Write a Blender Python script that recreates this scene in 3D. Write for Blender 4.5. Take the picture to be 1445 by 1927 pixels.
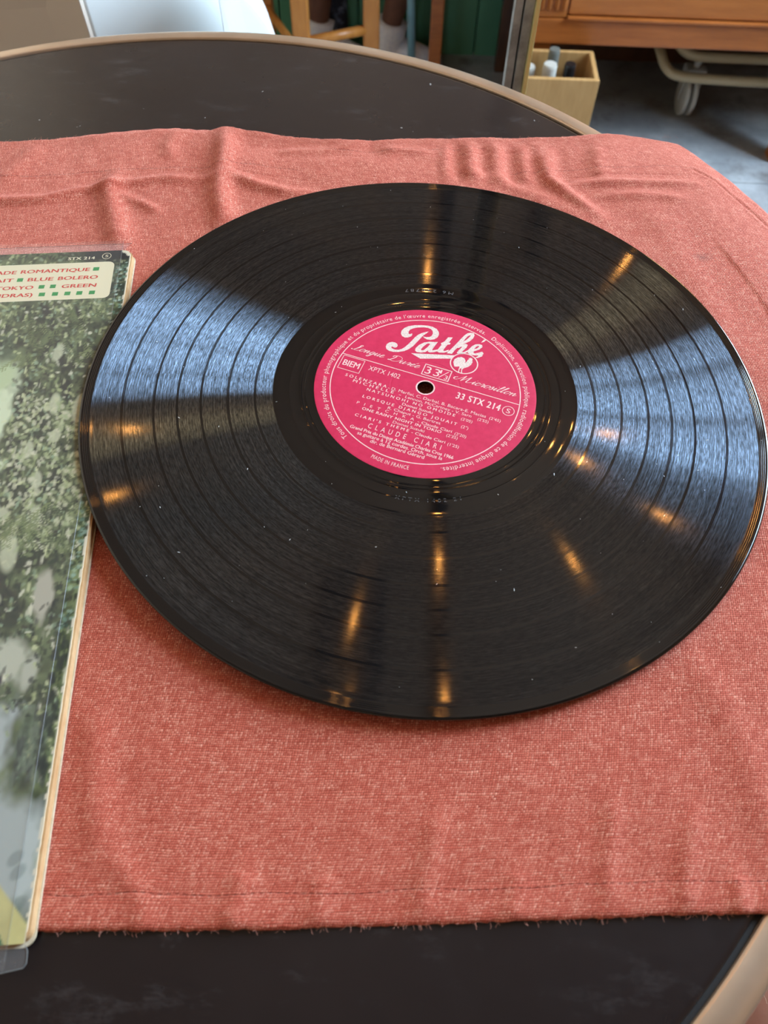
import bpy, bmesh, math, random
import numpy as np
from mathutils import Vector, Matrix, Quaternion

for o in list(bpy.data.objects): bpy.data.objects.remove(o, do_unlink=True)
SC = bpy.context.scene
COL = SC.collection
PI = math.pi
MM = 0.001

# ------------------------------------------------------------------ camera, sky, lights, exposure
cam_d = bpy.data.cameras.new('camera'); cam = bpy.data.objects.new('camera', cam_d); COL.objects.link(cam)
CAM_POS = Vector((-11.371, -234.593, 266.174))                       # mm, table top = 0
RW = ((0.99886158, 0.04568391, 0.01373024), (0.04583817, -0.83951962, -0.54139234), (-0.01320611, 0.54140538, -0.84065797))
M3 = Matrix(((RW[0][0], -RW[1][0], -RW[2][0]), (RW[0][1], -RW[1][1], -RW[2][1]), (RW[0][2], -RW[1][2], -RW[2][2])))
cam.matrix_world = Matrix.Translation(CAM_POS*MM) @ M3.to_4x4()
cam_d.sensor_fit = 'VERTICAL'; cam_d.sensor_height = 36; cam_d.sensor_width = 27
cam_d.lens = 1450/1927*36
cam_d.clip_start = 0.01; cam_d.clip_end = 60
cam_d.dof.use_dof = True; cam_d.dof.focus_distance = 0.37; cam_d.dof.aperture_fstop = 15.0
SC.camera = cam

W = bpy.data.worlds.new('sky'); SC.world = W; W.use_nodes = True
bg = W.node_tree.nodes['Background']
bg.inputs['Color'].default_value = (0.60, 0.80, 1.0, 1)
bg.inputs['Strength'].default_value = 38.0
SC.view_settings.view_transform = 'Standard'; SC.view_settings.look = 'None'
SC.view_settings.exposure = 0.0; SC.view_settings.gamma = 1.0
SC.view_settings.use_curve_mapping = False

FLOOR = -740.0; CEIL = 2350.0
X0, X1, Y0, Y1 = -1500.0, 1500.0, -2600.0, 3100.0

def portal(name, loc, rot, sx, sy):                                   # samples the sky through a window opening
    d = bpy.data.lights.new(name, 'AREA'); d.shape = 'RECTANGLE'; d.size = sx*MM; d.size_y = sy*MM
    d.cycles.is_portal = True
    o = bpy.data.objects.new(name, d); COL.objects.link(o); o.location = Vector(loc)*MM; o.rotation_euler = rot
WIN_R = (520, 1900, 60, 1750)      # y0,y1,z0,z1 in the right wall
WIN_L = None       # in the left wall
WIN_B = None       # x0,x1,z0,z1 in the wall behind
portal('portal_right', (X1-5, (WIN_R[0]+WIN_R[1])/2, (WIN_R[2]+WIN_R[3])/2), (0, PI/2, 0), WIN_R[3]-WIN_R[2], WIN_R[1]-WIN_R[0])
if WIN_L: portal('portal_left', (X0+5, (WIN_L[0]+WIN_L[1])/2, (WIN_L[2]+WIN_L[3])/2), (0, -PI/2, 0), WIN_L[3]-WIN_L[2], WIN_L[1]-WIN_L[0])
if WIN_B: portal('portal_back', ((WIN_B[0]+WIN_B[1])/2, Y0+5, (WIN_B[2]+WIN_B[3])/2), (PI/2, 0, 0), WIN_B[1]-WIN_B[0], WIN_B[3]-WIN_B[2])

# ------------------------------------------------------------------ node helpers
def srgb(r, g, b):
    f = lambda c: (c/255/12.92) if c/255 <= 0.04045 else ((c/255+0.055)/1.055)**2.4
    return (f(r), f(g), f(b), 1)

class NT:
    def __init__(s, m): s.t = m.node_tree; s.n = s.t.nodes; s.l = s.t.links
    def new(s, ty, **k):
        n = s.n.new(ty)
        for a, b in k.items(): setattr(n, a, b)
        return n
    def put(s, sock, v):
        if hasattr(v, 'is_output'): s.l.new(v, sock)
        elif v is not None: sock.default_value = v
    def m(s, op, a, b=None, c=None, clamp=False):
        n = s.new('ShaderNodeMath', operation=op, use_clamp=clamp)
        s.put(n.inputs[0], a)
        if b is not None: s.put(n.inputs[1], b)
        if c is not None: s.put(n.inputs[2], c)
        return n.outputs[0]
    def vm(s, op, a, b=None):
        n = s.new('ShaderNodeVectorMath', operation=op); s.put(n.inputs[0], a)
        if b is not None: s.put(n.inputs[1], b)
        return n.outputs['Value'] if op == 'LENGTH' else n.outputs[0]
    def noise(s, vec, scale, detail=2, rough=0.5, dist=0):
        n = s.new('ShaderNodeTexNoise'); s.put(n.inputs['Vector'], vec)
        n.inputs['Scale'].default_value = scale; n.inputs['Detail'].default_value = detail
        n.inputs['Roughness'].default_value = rough; n.inputs['Distortion'].default_value = dist
        return n.outputs['Fac']
    def mix(s, f, a, b):
        n = s.new('ShaderNodeMix', data_type='RGBA'); s.put(n.inputs[0], f); s.put(n.inputs[6], a); s.put(n.inputs[7], b)
        return n.outputs[2]
    def ramp(s, f, stops):
        n = s.new('ShaderNodeValToRGB'); s.put(n.inputs[0], f); e = n.color_ramp.elements
        e[0].position, e[0].color = stops[0]; e[1].position, e[1].color = stops[-1]
        for p, c in stops[1:-1]:
            q = e.new(p); q.color = c
        return n.outputs[0]
    def bump(s, h, strength, dist, normal=None):
        n = s.new('ShaderNodeBump'); s.put(n.inputs['Height'], h)
        n.inputs['Strength'].default_value = strength; n.inputs['Distance'].default_value = dist
        if normal is not None: s.put(n.inputs['Normal'], normal)
        return n.outputs[0]
    def obj(s): return s.new('ShaderNodeTexCoord').outputs['Object']
    def uv(s): return s.new('ShaderNodeTexCoord').outputs['UV']
    def sep(s, v):
        n = s.new('ShaderNodeSeparateXYZ'); s.put(n.inputs[0], v); return n.outputs
    def comb(s, x, y, z=0.0):
        n = s.new('ShaderNodeCombineXYZ'); s.put(n.inputs[0], x); s.put(n.inputs[1], y); s.put(n.inputs[2], z); return n.outputs[0]

def mat(name, col=(0.5, 0.5, 0.5, 1), rough=0.5, metal=0.0, spec=0.5, **kw):
    m = bpy.data.materials.new(name); m.use_nodes = True; T = NT(m)
    b = T.n['Principled BSDF']; b.inputs['Base Color'].default_value = col; b.inputs['Roughness'].default_value = rough
    b.inputs['Metallic'].default_value = metal; b.inputs['Specular IOR Level'].default_value = spec
    for k, v in kw.items(): b.inputs[k.replace('_', ' ')].default_value = v
    return m, T, b

def varied(name, c1, c2, scale, rough=0.5, stretch=(1, 1, 1), detail=4, bumpd=0.0, metal=0.0, spec=0.5, lo=0.3, hi=0.7, **kw):
    m, T, b = mat(name, c1, rough, metal, spec, **kw)
    v = T.new('ShaderNodeMapping'); T.put(v.inputs[0], T.obj()); v.inputs['Scale'].default_value = stretch
    f = T.noise(v.outputs[0], scale, detail, 0.6)
    T.put(b.inputs['Base Color'], T.ramp(f, [(lo, c1), (hi, c2)]))
    if bumpd: T.put(b.inputs['Normal'], T.bump(f, 0.6, bumpd))
    return m

# ------------------------------------------------------------------ materials
def mat_cloth():
    m, T, b = mat('terracotta_linen', rough=0.85, spec=0.25, Sheen_Weight=0.25, Sheen_Roughness=0.5)
    b.inputs['Sheen Tint'].default_value = (1.0, 0.72, 0.62, 1)
    uv = T.uv(); s = T.sep(uv)
    P = 0.76                                                        # thread pitch, mm (uv is in mm)
    wob = T.noise(T.comb(T.m('MULTIPLY', s[0], 0.25), T.m('MULTIPLY', s[1], 0.06)), 1.0, 2)
    wob2 = T.noise(T.comb(T.m('MULTIPLY', s[0], 0.06), T.m('MULTIPLY', s[1], 0.25), 7.0), 1.0, 2)
    u = T.m('DIVIDE', T.m('ADD', s[0], T.m('MULTIPLY', wob, 1.5)), P)
    v = T.m('DIVIDE', T.m('ADD', s[1], T.m('MULTIPLY', wob2, 1.5)), P*1.04)
    su = T.m('SINE', T.m('MULTIPLY', u, PI)); sv = T.m('SINE', T.m('MULTIPLY', v, PI))
    A = T.m('ABSOLUTE', su); B = T.m('ABSOLUTE', sv)
    par = T.m('MULTIPLY', T.m('ADD', T.m('SIGN', T.m('MULTIPLY', su, sv)), 1.0), 0.5)
    hA = T.m('MULTIPLY', T.m('POWER', A, 0.6), T.m('MULTIPLY_ADD', B, 0.5, 0.5))
    hB = T.m('MULTIPLY', T.m('POWER', B, 0.6), T.m('MULTIPLY_ADD', A, 0.5, 0.5))
    h = T.m('ADD', T.m('MULTIPLY', hA, par), T.m('MULTIPLY', hB, T.m('SUBTRACT', 1.0, par)))
    # slubby warp and weft: each thread has its own tone and thickness along its run
    ta = T.noise(T.comb(T.m('MULTIPLY', T.m('FLOOR', u), 3.7), T.m('MULTIPLY', s[1], 0.22)), 1.0, 3, 0.6)
    tb = T.noise(T.comb(T.m('MULTIPLY', s[0], 0.22), T.m('MULTIPLY', T.m('FLOOR', v), 3.7), 4.0), 1.0, 3, 0.6)
    tone = T.m('ADD', T.m('MULTIPLY', ta, par), T.m('MULTIPLY', tb, T.m('SUBTRACT', 1.0, par)))
    grain = T.noise(uv, 2.4, 2, 0.7)
    big = T.noise(uv, 0.03, 3, 0.5)
    t = T.m('ADD', T.m('MULTIPLY', T.m('SUBTRACT', tone, 0.5), 1.9), T.m('MULTIPLY_ADD', T.m('SUBTRACT', grain, 0.5), 1.1, 0.5))
    thread = T.ramp(t, [(0.05, CL[0]), (0.5, CL[1]), (0.95, CL[2])])
    thread = T.mix(T.m('MULTIPLY', big, 0.25), thread, CL[1])
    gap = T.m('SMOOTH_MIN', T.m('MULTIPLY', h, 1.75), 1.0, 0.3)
    col = T.mix(T.m('MAXIMUM', gap, 0.0), CL[3], thread)  # shade between the threads painted into the colour
    st = None
    for v0, u0, u1 in ((-214.6, -420, 210), (159.5, -420, -62), (184.5, -58, 60), (159.5, 62, 180)):
        wv = T.noise(T.comb(T.m('MULTIPLY', s[0], 0.05), v0, 3.0), 1.0, 2)
        d = T.m('ABSOLUTE', T.m('SUBTRACT', T.m('ADD', s[1], T.m('MULTIPLY', wv, 3.0)), v0+1.5))
        k = T.m('SUBTRACT', 1.0, T.m('MULTIPLY', d, 2.6), clamp=True)
        k = T.m('MULTIPLY', k, T.m('MULTIPLY', T.m('GREATER_THAN', s[0], u0), T.m('LESS_THAN', s[0], u1)))
        st = k if st is None else T.m('MAXIMUM', st, k)
    dash = T.m('MULTIPLY', T.m('ADD', T.m('SINE', T.m('MULTIPLY', s[0], 2.4)), 1.6), 0.38, clamp=True)
    st = T.m('MULTIPLY', st, dash)
    stain = T.m('MULTIPLY', T.m('SUBTRACT', 1.0, T.m('MULTIPLY', T.vm('LENGTH', T.vm('MULTIPLY', T.vm('SUBTRACT', T.new('ShaderNodeTexCoord').outputs['Object'], (0.1435, 0.1035, 0.0)), (1, 1.6, 0))), 150.0), clamp=True), 0.45)
    col = T.mix(T.m('MULTIPLY', st, 0.75), col, srgb(96, 30, 24))
    col = T.mix(stain, col, srgb(120, 90, 80))
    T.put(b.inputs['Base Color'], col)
    hh = T.m('ADD', h, T.m('MULTIPLY', t, 0.5))
    T.put(b.inputs['Normal'], T.bump(T.m('SUBTRACT', hh, T.m('MULTIPLY', st, 1.5)), 0.8, 0.26*MM))
    return m
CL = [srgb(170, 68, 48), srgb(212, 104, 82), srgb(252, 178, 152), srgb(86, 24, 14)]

GAPS = [133.0, 119.5, 109.5, 99.3, 87.6, 75.8]
def mat_vinyl():
    m = bpy.data.materials.new('black_vinyl'); m.use_nodes = True; T = NT(m)
    out = T.n['Material Output']; b = T.n['Principled BSDF']
    b.inputs['Base Color'].default_value = (0.0035, 0.0032, 0.0035, 1); b.inputs['Roughness'].default_value = 0.045
    b.inputs['IOR'].default_value = 1.55
    o = T.obj(); s = T.sep(o); r = T.m('MULTIPLY', T.m('SQRT', T.m('ADD', T.m('POWER', s[0], 2.0), T.m('POWER', s[1], 2.0))), 1000.0)
    th = T.m('ARCTAN2', s[1], s[0])
    def step(a, w=0.12):                                            # 0 -> 1 across radius a
        return T.m('MULTIPLY', T.m('SUBTRACT', r, a-w/2), 1.0/w, clamp=True)
    g = T.m('MULTIPLY', step(68.0), T.m('SUBTRACT', 1.0, step(146.3)))
    for a in GAPS:
        inside = T.m('MULTIPLY', step(a-0.5), T.m('SUBTRACT', 1.0, step(a+0.5)))
        line = T.m('MULTIPLY', step(a-0.08, 0.06), T.m('SUBTRACT', 1.0, step(a+0.08, 0.06)))   # the one linking groove
        g = T.m('MULTIPLY', g, T.m('SUBTRACT', 1.0, T.m('SUBTRACT', inside, T.m('MULTIPLY', line, 0.5))))
    g = T.m('MULTIPLY', g, T.m('GREATER_THAN', s[2], -0.0009))
    up = g
    # groove modulation: rings of louder and softer music plus a fine grain along the groove
    ring = T.noise(T.comb(T.m('MULTIPLY', r, 1.3), T.m('MULTIPLY', th, 0.7)), 1.0, 4, 0.7)
    fine = T.noise(T.comb(T.m('MULTIPLY', r, 2.2), T.m('MULTIPLY', th, 28.0)), 1.0, 3, 0.65)
    grainy = T.noise(o, 1500.0, 2, 0.7)
    amp = T.m('MULTIPLY', T.m('SUBTRACT', ring, 0.22), 1.9, clamp=False); amp = T.m('MAXIMUM', amp, 0.1)
    gr = T.m('MULTIPLY', T.m('SUBTRACT', fine, 0.36), 3.4, clamp=True)
    gr = T.m('ADD', T.m('MULTIPLY', gr, 0.75), T.m('MULTIPLY', grainy, 0.5))
    amp = T.m('MULTIPLY', amp, gr)
    vt = T.new('ShaderNodeVectorTransform', vector_type='VECTOR', convert_from='OBJECT', convert_to='WORLD')
    T.put(vt.inputs[0], T.comb(T.m('MULTIPLY', s[1], -1.0), s[0], 0.0)); tan = T.vm('NORMALIZE', vt.outputs[0])
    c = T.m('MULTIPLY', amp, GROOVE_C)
    cc = T.new('ShaderNodeCombineColor'); [T.put(cc.inputs[i], T.m('MULTIPLY', c, (0.74, 0.9, 1.14)[i])) for i in range(3)]  # blue of the window sheen put into the groove's gloss colour
    geo_n = T.new('ShaderNodeNewGeometry').outputs['Normal']; rad = T.vm('CROSS_PRODUCT', tan, geo_n); walls = []
    for sg in (-1, 1):                                              # the two flanks of the V-shaped groove
        gl = T.new('ShaderNodeBsdfAnisotropic'); gl.distribution = 'GGX'
        gl.inputs['Roughness'].default_value = GROOVE_R; gl.inputs['Anisotropy'].default_value = GROOVE_A
        k = T.new('ShaderNodeVectorMath', operation='SCALE'); T.put(k.inputs[0], rad); k.inputs['Scale'].default_value = sg*math.tan(math.radians(GROOVE_T))
        T.put(gl.inputs['Normal'], T.vm('NORMALIZE', T.vm('ADD', geo_n, k.outputs[0])))
        T.put(gl.inputs['Tangent'], tan); T.put(gl.inputs['Color'], cc.outputs[0]); walls.append(gl)
    gl = T.new('ShaderNodeAddShader'); T.l.new(walls[0].outputs[0], gl.inputs[0]); T.l.new(walls[1].outputs[0], gl.inputs[1])
    b2 = T.new('ShaderNodeBsdfPrincipled'); b2.inputs['Base Color'].default_value = (0.004, 0.0036, 0.004, 1)
    b2.inputs['Roughness'].default_value = 0.075; b2.inputs['IOR'].default_value = 1.5; b2.inputs['Specular IOR Level'].default_value = 0.28
    b2.inputs['Anisotropic'].default_value = 0.85; T.put(b2.inputs['Tangent'], tan); b2.inputs['Anisotropic Rotation'].default_value = 0.25
    nb = T.bump(T.noise(T.comb(T.m('MULTIPLY', r, 2.0), T.m('MULTIPLY', th, 30.0)), 1.0, 2), 0.04, 0.02*MM)
    add = T.new('ShaderNodeAddShader'); T.l.new(b2.outputs[0], add.inputs[0]); T.l.new(gl.outputs[0], add.inputs[1])
    mx = T.new('ShaderNodeMixShader'); T.put(mx.inputs[0], up); T.l.new(b.outputs[0], mx.inputs[1]); T.l.new(add.outputs[0], mx.inputs[2])
    T.l.new(mx.outputs[0], out.inputs[0])
    return m
GROOVE_R, GROOVE_A, GROOVE_T, GROOVE_C = 0.205, 0.86, 43.0, 0.088

def mat_table():
    m, T, b = mat('dark_laminate', rough=0.3, spec=0.5)
    o = T.obj(); f = T.noise(o, 6.0, 5, 0.6); g = T.noise(o, 60.0, 3, 0.7)
    T.put(b.inputs['Base Color'], T.ramp(f, [(0.3, srgb(26, 19, 20)), (0.7, srgb(36, 29, 29))]))
    sp = T.noise(o, 240.0, 1, 0.5)
    dust = T.m('MULTIPLY', T.m('GREATER_THAN', sp, 0.80), T.m('GREATER_THAN', T.noise(o, 31.0, 1), 0.5))
    smear = T.m('MULTIPLY', T.m('SUBTRACT', T.noise(T.vm('MULTIPLY', o, (1, 2.2, 1)), 38.0, 6, 0.75), 0.56), 2.2, clamp=True)
    smear = T.m('MULTIPLY', smear, T.m('MULTIPLY', T.m('SUBTRACT', T.noise(o, 9.0, 2), 0.40), 5.0, clamp=True))
    col = T.mix(T.m('MULTIPLY', smear, 0.5), T.ramp(f, [(0.3, srgb(26, 19, 20)), (0.7, srgb(36, 29, 29))]), srgb(120, 116, 116))
    col = T.mix(T.m('MULTIPLY', dust, 0.7), col, srgb(170, 168, 165))
    T.put(b.inputs['Base Color'], col)
    T.put(b.inputs['Roughness'], T.m('MULTIPLY_ADD', g, 0.16, 0.22))
    return m

def mat_glassy(name, tint=(1, 1, 1, 1), haze=0.05, rough=0.08):
    m = bpy.data.materials.new(name); m.use_nodes = True; T = NT(m); T.n.remove(T.n['Principled BSDF'])
    tr = T.new('ShaderNodeBsdfTransparent'); tr.inputs[0].default_value = tint
    gl = T.new('ShaderNodeBsdfGlossy'); gl.inputs['Roughness'].default_value = rough
    df = T.new('ShaderNodeBsdfDiffuse'); df.inputs[0].default_value = (0.85, 0.85, 0.85, 1)
    fr = T.new('ShaderNodeFresnel'); T.put(fr.inputs[0], T.m('MULTIPLY_ADD', T.new('ShaderNodeNewGeometry').outputs['Backfacing'], 1/1.48-1.48, 1.48))
    wv = T.noise(T.obj(), 40.0, 2); T.put(gl.inputs['Normal'], T.bump(wv, 0.25, 0.6*MM))
    a = T.new('ShaderNodeMixShader'); a.inputs[0].default_value = haze; T.l.new(tr.outputs[0], a.inputs[1]); T.l.new(df.outputs[0], a.inputs[2])
    c = T.new('ShaderNodeMixShader'); T.put(c.inputs[0], fr.outputs[0]); T.l.new(a.outputs[0], c.inputs[1]); T.l.new(gl.outputs[0], c.inputs[2])
    T.l.new(c.outputs[0], T.n['Material Output'].inputs[0]); return m

def mat_emit(name, col, st):
    m = bpy.data.materials.new(name); m.use_nodes = True; T = NT(m); T.n.remove(T.n['Principled BSDF'])
    e = T.new('ShaderNodeEmission'); e.inputs[0].default_value = col; e.inputs[1].default_value = st
    T.l.new(e.outputs[0], T.n['Material Output'].inputs[0]); return m

def mat_print():
    m, T, b = mat('printed_cover', rough=0.5, spec=0.3)
    a = T.new('ShaderNodeVertexColor', layer_name='Col'); T.put(b.inputs['Base Color'], a.outputs[0]); return m

def mat_floor():
    m, T, b = mat('painted_concrete', rough=0.38, spec=0.5)
    o = T.obj(); f = T.noise(o, 3.2, 6, 0.65); g = T.noise(o, 14.0, 5, 0.7)
    c = T.ramp(f, [(0.3, srgb(112, 114, 118)), (0.52, srgb(154, 157, 160)), (0.72, srgb(206, 210, 212))])
    c = T.mix(T.m('MULTIPLY', T.m('SUBTRACT', g, 0.5), 3.0, clamp=True), c, srgb(84, 76, 68))
    T.put(b.inputs['Base Color'], c); T.put(b.inputs['Roughness'], T.m('MULTIPLY_ADD', g, 0.3, 0.2)); T.put(b.inputs['Normal'], T.bump(g, 0.3, 2*MM)); return m

M = {}
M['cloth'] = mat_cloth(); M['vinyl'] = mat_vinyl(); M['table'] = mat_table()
M['print'] = mat_print(); M['floor'] = mat_floor()
M['label'] = varied('raspberry_paper', srgb(204, 34, 76), srgb(216, 44, 86), 260, 0.62, bumpd=0.05*MM, spec=0.3)
M['ink'] = varied('silver_ink', srgb(238, 190, 184), srgb(248, 212, 206), 700, 0.5, spec=0.4)
M['logo_ink'] = varied('worn_silver_ink', srgb(196, 176, 164), srgb(240, 216, 206), 1400, 0.5, spec=0.4, lo=0.25, hi=0.55)
M['stamp'] = mat('pressed_vinyl_mark', (0.10, 0.10, 0.105, 1), 0.25)[0]
M['rim'] = varied('brushed_champagne_metal', srgb(222, 198, 172), srgb(236, 214, 190), 30, 0.28, metal=0.8, stretch=(1, 1, 8))
M['seam'] = mat('black_joint', srgb(12, 9, 8), 0.6)[0]
M['wood'] = varied('orange_stained_wood', srgb(150, 84, 34), srgb(176, 104, 48), 9, 0.35, stretch=(1, 1, 9), detail=6)
M['wood_h'] = varied('orange_stained_wood_across', srgb(140, 76, 30), srgb(168, 96, 44), 9, 0.35, stretch=(1, 9, 9), detail=6)
M['wood_l'] = varied('honey_chair_wood', srgb(178, 112, 48), srgb(200, 134, 66), 12, 0.35, stretch=(6, 6, 1), detail=5)
M['wood_d'] = varied('dark_brown_wood', srgb(58, 34, 20), srgb(82, 50, 30), 10, 0.4, stretch=(5, 5, 1))
M['green'] = varied('dark_green_paint', srgb(62, 116, 86), srgb(92, 150, 116), 2.5, 0.5, detail=6)
M['box'] = varied('raw_plywood', srgb(172, 130, 76), srgb(190, 148, 94), 16, 0.6, stretch=(8, 1, 1))
M['beige'] = mat('cream_enamel_tube', srgb(188, 172, 138), 0.4)[0]
M['castor'] = mat('grey_white_plastic', srgb(186, 182, 172), 0.45)[0]
M['white'] = mat('glossy_white_plastic', srgb(216, 218, 216), 0.3)[0]
M['white_shade'] = mat('shaded_white_plastic', srgb(212, 198, 184), 0.25)[0]  # the chair's white plastic again, shade of its left face put into the colour
M['alu'] = varied('dull_aluminium', srgb(112, 110, 106), srgb(176, 174, 168), 60, 0.42, metal=0.3)
M['brass'] = mat('polished_brass', srgb(232, 212, 140), 0.3, 0.35)[0]
M['blue'] = mat('pale_blue_paint', srgb(132, 176, 190), 0.4)[0]
M['skin'] = varied('tan_skin', srgb(176, 116, 94), srgb(192, 134, 110), 60, 0.5, bumpd=0.4*MM, Subsurface_Weight=0.08)
M['skin_d'] = varied('brown_skin', srgb(104, 66, 50), srgb(124, 82, 62), 40, 0.5)
M['sock'] = varied('white_sock_knit', srgb(226, 226, 240), srgb(248, 248, 252), 90, 0.9, bumpd=1*MM)
M['shoe'] = mat('grey_shoe', srgb(120, 120, 126), 0.6)[0]
M['denim'] = mat('dark_shorts', srgb(44, 46, 60), 0.8)[0]
M['card'] = varied('tan_card_edge', srgb(180, 134, 86), srgb(206, 170, 124), 90, 0.8)
M['card_w'] = varied('frayed_white_paper', srgb(196, 178, 146), srgb(222, 208, 182), 300, 0.8)
M['banner'] = mat('cream_ink', srgb(238, 226, 190), 0.5, spec=0.3)[0]
M['red_ink'] = mat('red_ink', srgb(216, 62, 50), 0.5, spec=0.3)[0]
M['green_ink'] = mat('green_ink', srgb(52, 150, 78), 0.5, spec=0.3)[0]
M['plastic'] = mat_glassy('clear_sleeve_plastic', (0.95, 0.95, 0.95, 1), 0.10, 0.12)
M['plastic_t'] = mat_glassy('clear_sleeve_plastic_top', (0.98, 0.98, 0.98, 1), 0.035, 0.12)
M['plastic_e'] = mat('plastic_fold_edge', srgb(120, 124, 124), 0.2)[0]
M['bulb'] = mat_emit('glowing_filament_bulb', (1.0, 0.42, 0.09, 1), 280.0)
M['black'] = mat('black_plastic', srgb(18, 18, 20), 0.4)[0]
M['ceiling'] = varied('beige_ceiling_plaster', srgb(128, 106, 86), srgb(140, 118, 98), 2.0, 0.8)
M['wall'] = varied('warm_wall_plaster', srgb(206, 180, 150), srgb(218, 192, 162), 2.0, 0.8)
M['wall_far'] = varied('brown_wall_plaster', srgb(140, 118, 98), srgb(152, 130, 108), 2.0, 0.8)
M['dark'] = mat('dark_beam_wood', srgb(34, 27, 27), 0.7)[0]
M['glassware'] = mat('cloudy_white_glass', srgb(104, 106, 100), 0.25)[0]
M['fibre'] = mat('loose_linen_fibre', srgb(232, 160, 138), 0.8)[0]
M['lint'] = mat('white_lint', srgb(225, 225, 222), 0.8)[0]
M['hair'] = mat('fine_blond_hair', srgb(226, 200, 176), 0.5)[0]
M['bag'] = varied('blue_black_pattern_fabric', srgb(18, 20, 34), srgb(110, 118, 140), 45, 0.8, lo=0.5, hi=0.7)

# ------------------------------------------------------------------ geometry helpers (all lengths in mm)
def mesh_obj(name, verts, faces, m, parent=None, smooth=False, loc=None):
    me = bpy.data.meshes.new(name); me.from_pydata([tuple(c*MM for c in v) for v in verts], [], faces)
    me.validate(); me.update()
    if m: me.materials.append(m)
    if smooth: me.polygons.foreach_set('use_smooth', [True]*len(me.polygons))
    o = bpy.data.objects.new(name, me); COL.objects.link(o)
    if parent: o.parent = parent
    if loc: o.location = Vector(loc)*MM
    return o

class MB:
    def __init__(s): s.v = []; s.f = []
    def add(s, v, f):
        k = len(s.v); s.v += [tuple(p) for p in v]; s.f += [tuple(i+k for i in q) for q in f]
    def box(s, x0, x1, y0, y1, z0, z1, bev=0.0):
        bm = bmesh.new(); bmesh.ops.create_cube(bm, size=1)
        for v in bm.verts: v.co = Vector(((x0+x1)/2+v.co.x*(x1-x0), (y0+y1)/2+v.co.y*(y1-y0), (z0+z1)/2+v.co.z*(z1-z0)))
        if bev: bmesh.ops.bevel(bm, geom=bm.edges[:], offset=bev, segments=2, affect='EDGES', profile=0.6)
        s.bm(bm)
    def bm(s, bm):
        bm.verts.index_update(); s.add([v.co[:] for v in bm.verts], [[v.index for v in f.verts] for f in bm.faces]); bm.free()
    def hexa(s, p, bev=0.0):                                            # 8 corners: bottom 4, top 4
        bm = bmesh.new(); vs = [bm.verts.new(q) for q in p]
        for f in ((3, 2, 1, 0), (4, 5, 6, 7), (0, 1, 5, 4), (1, 2, 6, 5), (2, 3, 7, 6), (3, 0, 4, 7)): bm.faces.new([vs[i] for i in f])
        if bev: bmesh.ops.bevel(bm, geom=bm.edges[:], offset=bev, segments=3, affect='EDGES', profile=0.6)
        s.bm(bm)
    def tube(s, pts, rad, n=10, closed=False, cap=True):
        pts = [Vector(p) for p in pts]; rs = rad if isinstance(rad, (list, tuple)) else [rad]*len(pts)
        k0 = len(s.v); N = len(pts); prev = None
        for i, p in enumerate(pts):
            if closed: d = pts[(i+1) % N]-pts[i-1]
            else: d = pts[min(i+1, N-1)]-pts[max(i-1, 0)]
            d.normalize()
            if prev is None: a = d.orthogonal().normalized()
            else: a = (prev-d*prev.dot(d)).normalized()
            prev = a; b = d.cross(a)
            for j in range(n):
                t = 2*PI*j/n; s.v.append(tuple(p+(a*math.cos(t)+b*math.sin(t))*rs[i]))
        for i in range(N if closed else N-1):
            for j in range(n):
                i2 = (i+1) % N; s.f.append((k0+i*n+j, k0+i*n+(j+1) % n, k0+i2*n+(j+1) % n, k0+i2*n+j))
        if cap and not closed:
            s.f.append(tuple(k0+j for j in range(n))[::-1]); s.f.append(tuple(k0+(N-1)*n+j for j in range(n)))
    def lathe(s, prof, n=64, c=(0, 0, 0), close=False):
        k0 = len(s.v)
        for r, z in prof:
            for j in range(n):
                t = 2*PI*j/n; s.v.append((c[0]+r*math.cos(t), c[1]+r*math.sin(t), c[2]+z))
        P = len(prof)
        for i in range(P if close else P-1):
            i2 = (i+1) % P
            for j in range(n): s.f.append((k0+i*n+j, k0+i*n+(j+1) % n, k0+i2*n+(j+1) % n, k0+i2*n+j))
    def build(s, name, m, parent=None, smooth=False, loc=None): return mesh_obj(name, s.v, s.f, m, parent, smooth, loc)

def tag(o, label=None, cat=None, group=None, kind=None):
    if label: o['label'] = label
    if cat: o['category'] = cat
    if group: o['group'] = group
    if kind: o['kind'] = kind
    return o
def thing(name, label, cat, loc=(0, 0, 0), group=None):
    o = bpy.data.objects.new(name, None); o.empty_display_size = 0.05; COL.objects.link(o); o.location = Vector(loc)*MM
    return tag(o, label, cat, group)
def catmull(P, k=6, closed=False):
    P = [np.array(p, float) for p in P]; N = len(P); out = []
    for i in range(N if closed else N-1):
        p0 = P[i-1] if (i > 0 or closed) else P[0]; p1 = P[i]; p2 = P[(i+1) % N]; p3 = P[(i+2) % N] if (closed or i+2 < N) else P[-1]
        for j in range(k):
            t = j/k; out.append(0.5*((2*p1)+(-p0+p2)*t+(2*p0-5*p1+4*p2-p3)*t*t+(-p0+3*p1-3*p2+p3)*t**3))
    if not closed: out.append(P[-1])
    return out

rng = np.random.default_rng(7)
def vnoise(x, y, seed=0):                                             # smooth value noise on numpy arrays
    g = np.random.default_rng(seed).random((256, 256)); xi = np.floor(x).astype(int); yi = np.floor(y).astype(int)
    fx = x-xi; fy = y-yi; fx = fx*fx*(3-2*fx); fy = fy*fy*(3-2*fy)
    a = g[xi % 256, yi % 256]; b = g[(xi+1) % 256, yi % 256]; c = g[xi % 256, (yi+1) % 256]; d = g[(xi+1) % 256, (yi+1) % 256]
    return (a*(1-fx)+b*fx)*(1-fy)+(c*(1-fx)+d*fx)*fy-0.5

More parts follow.
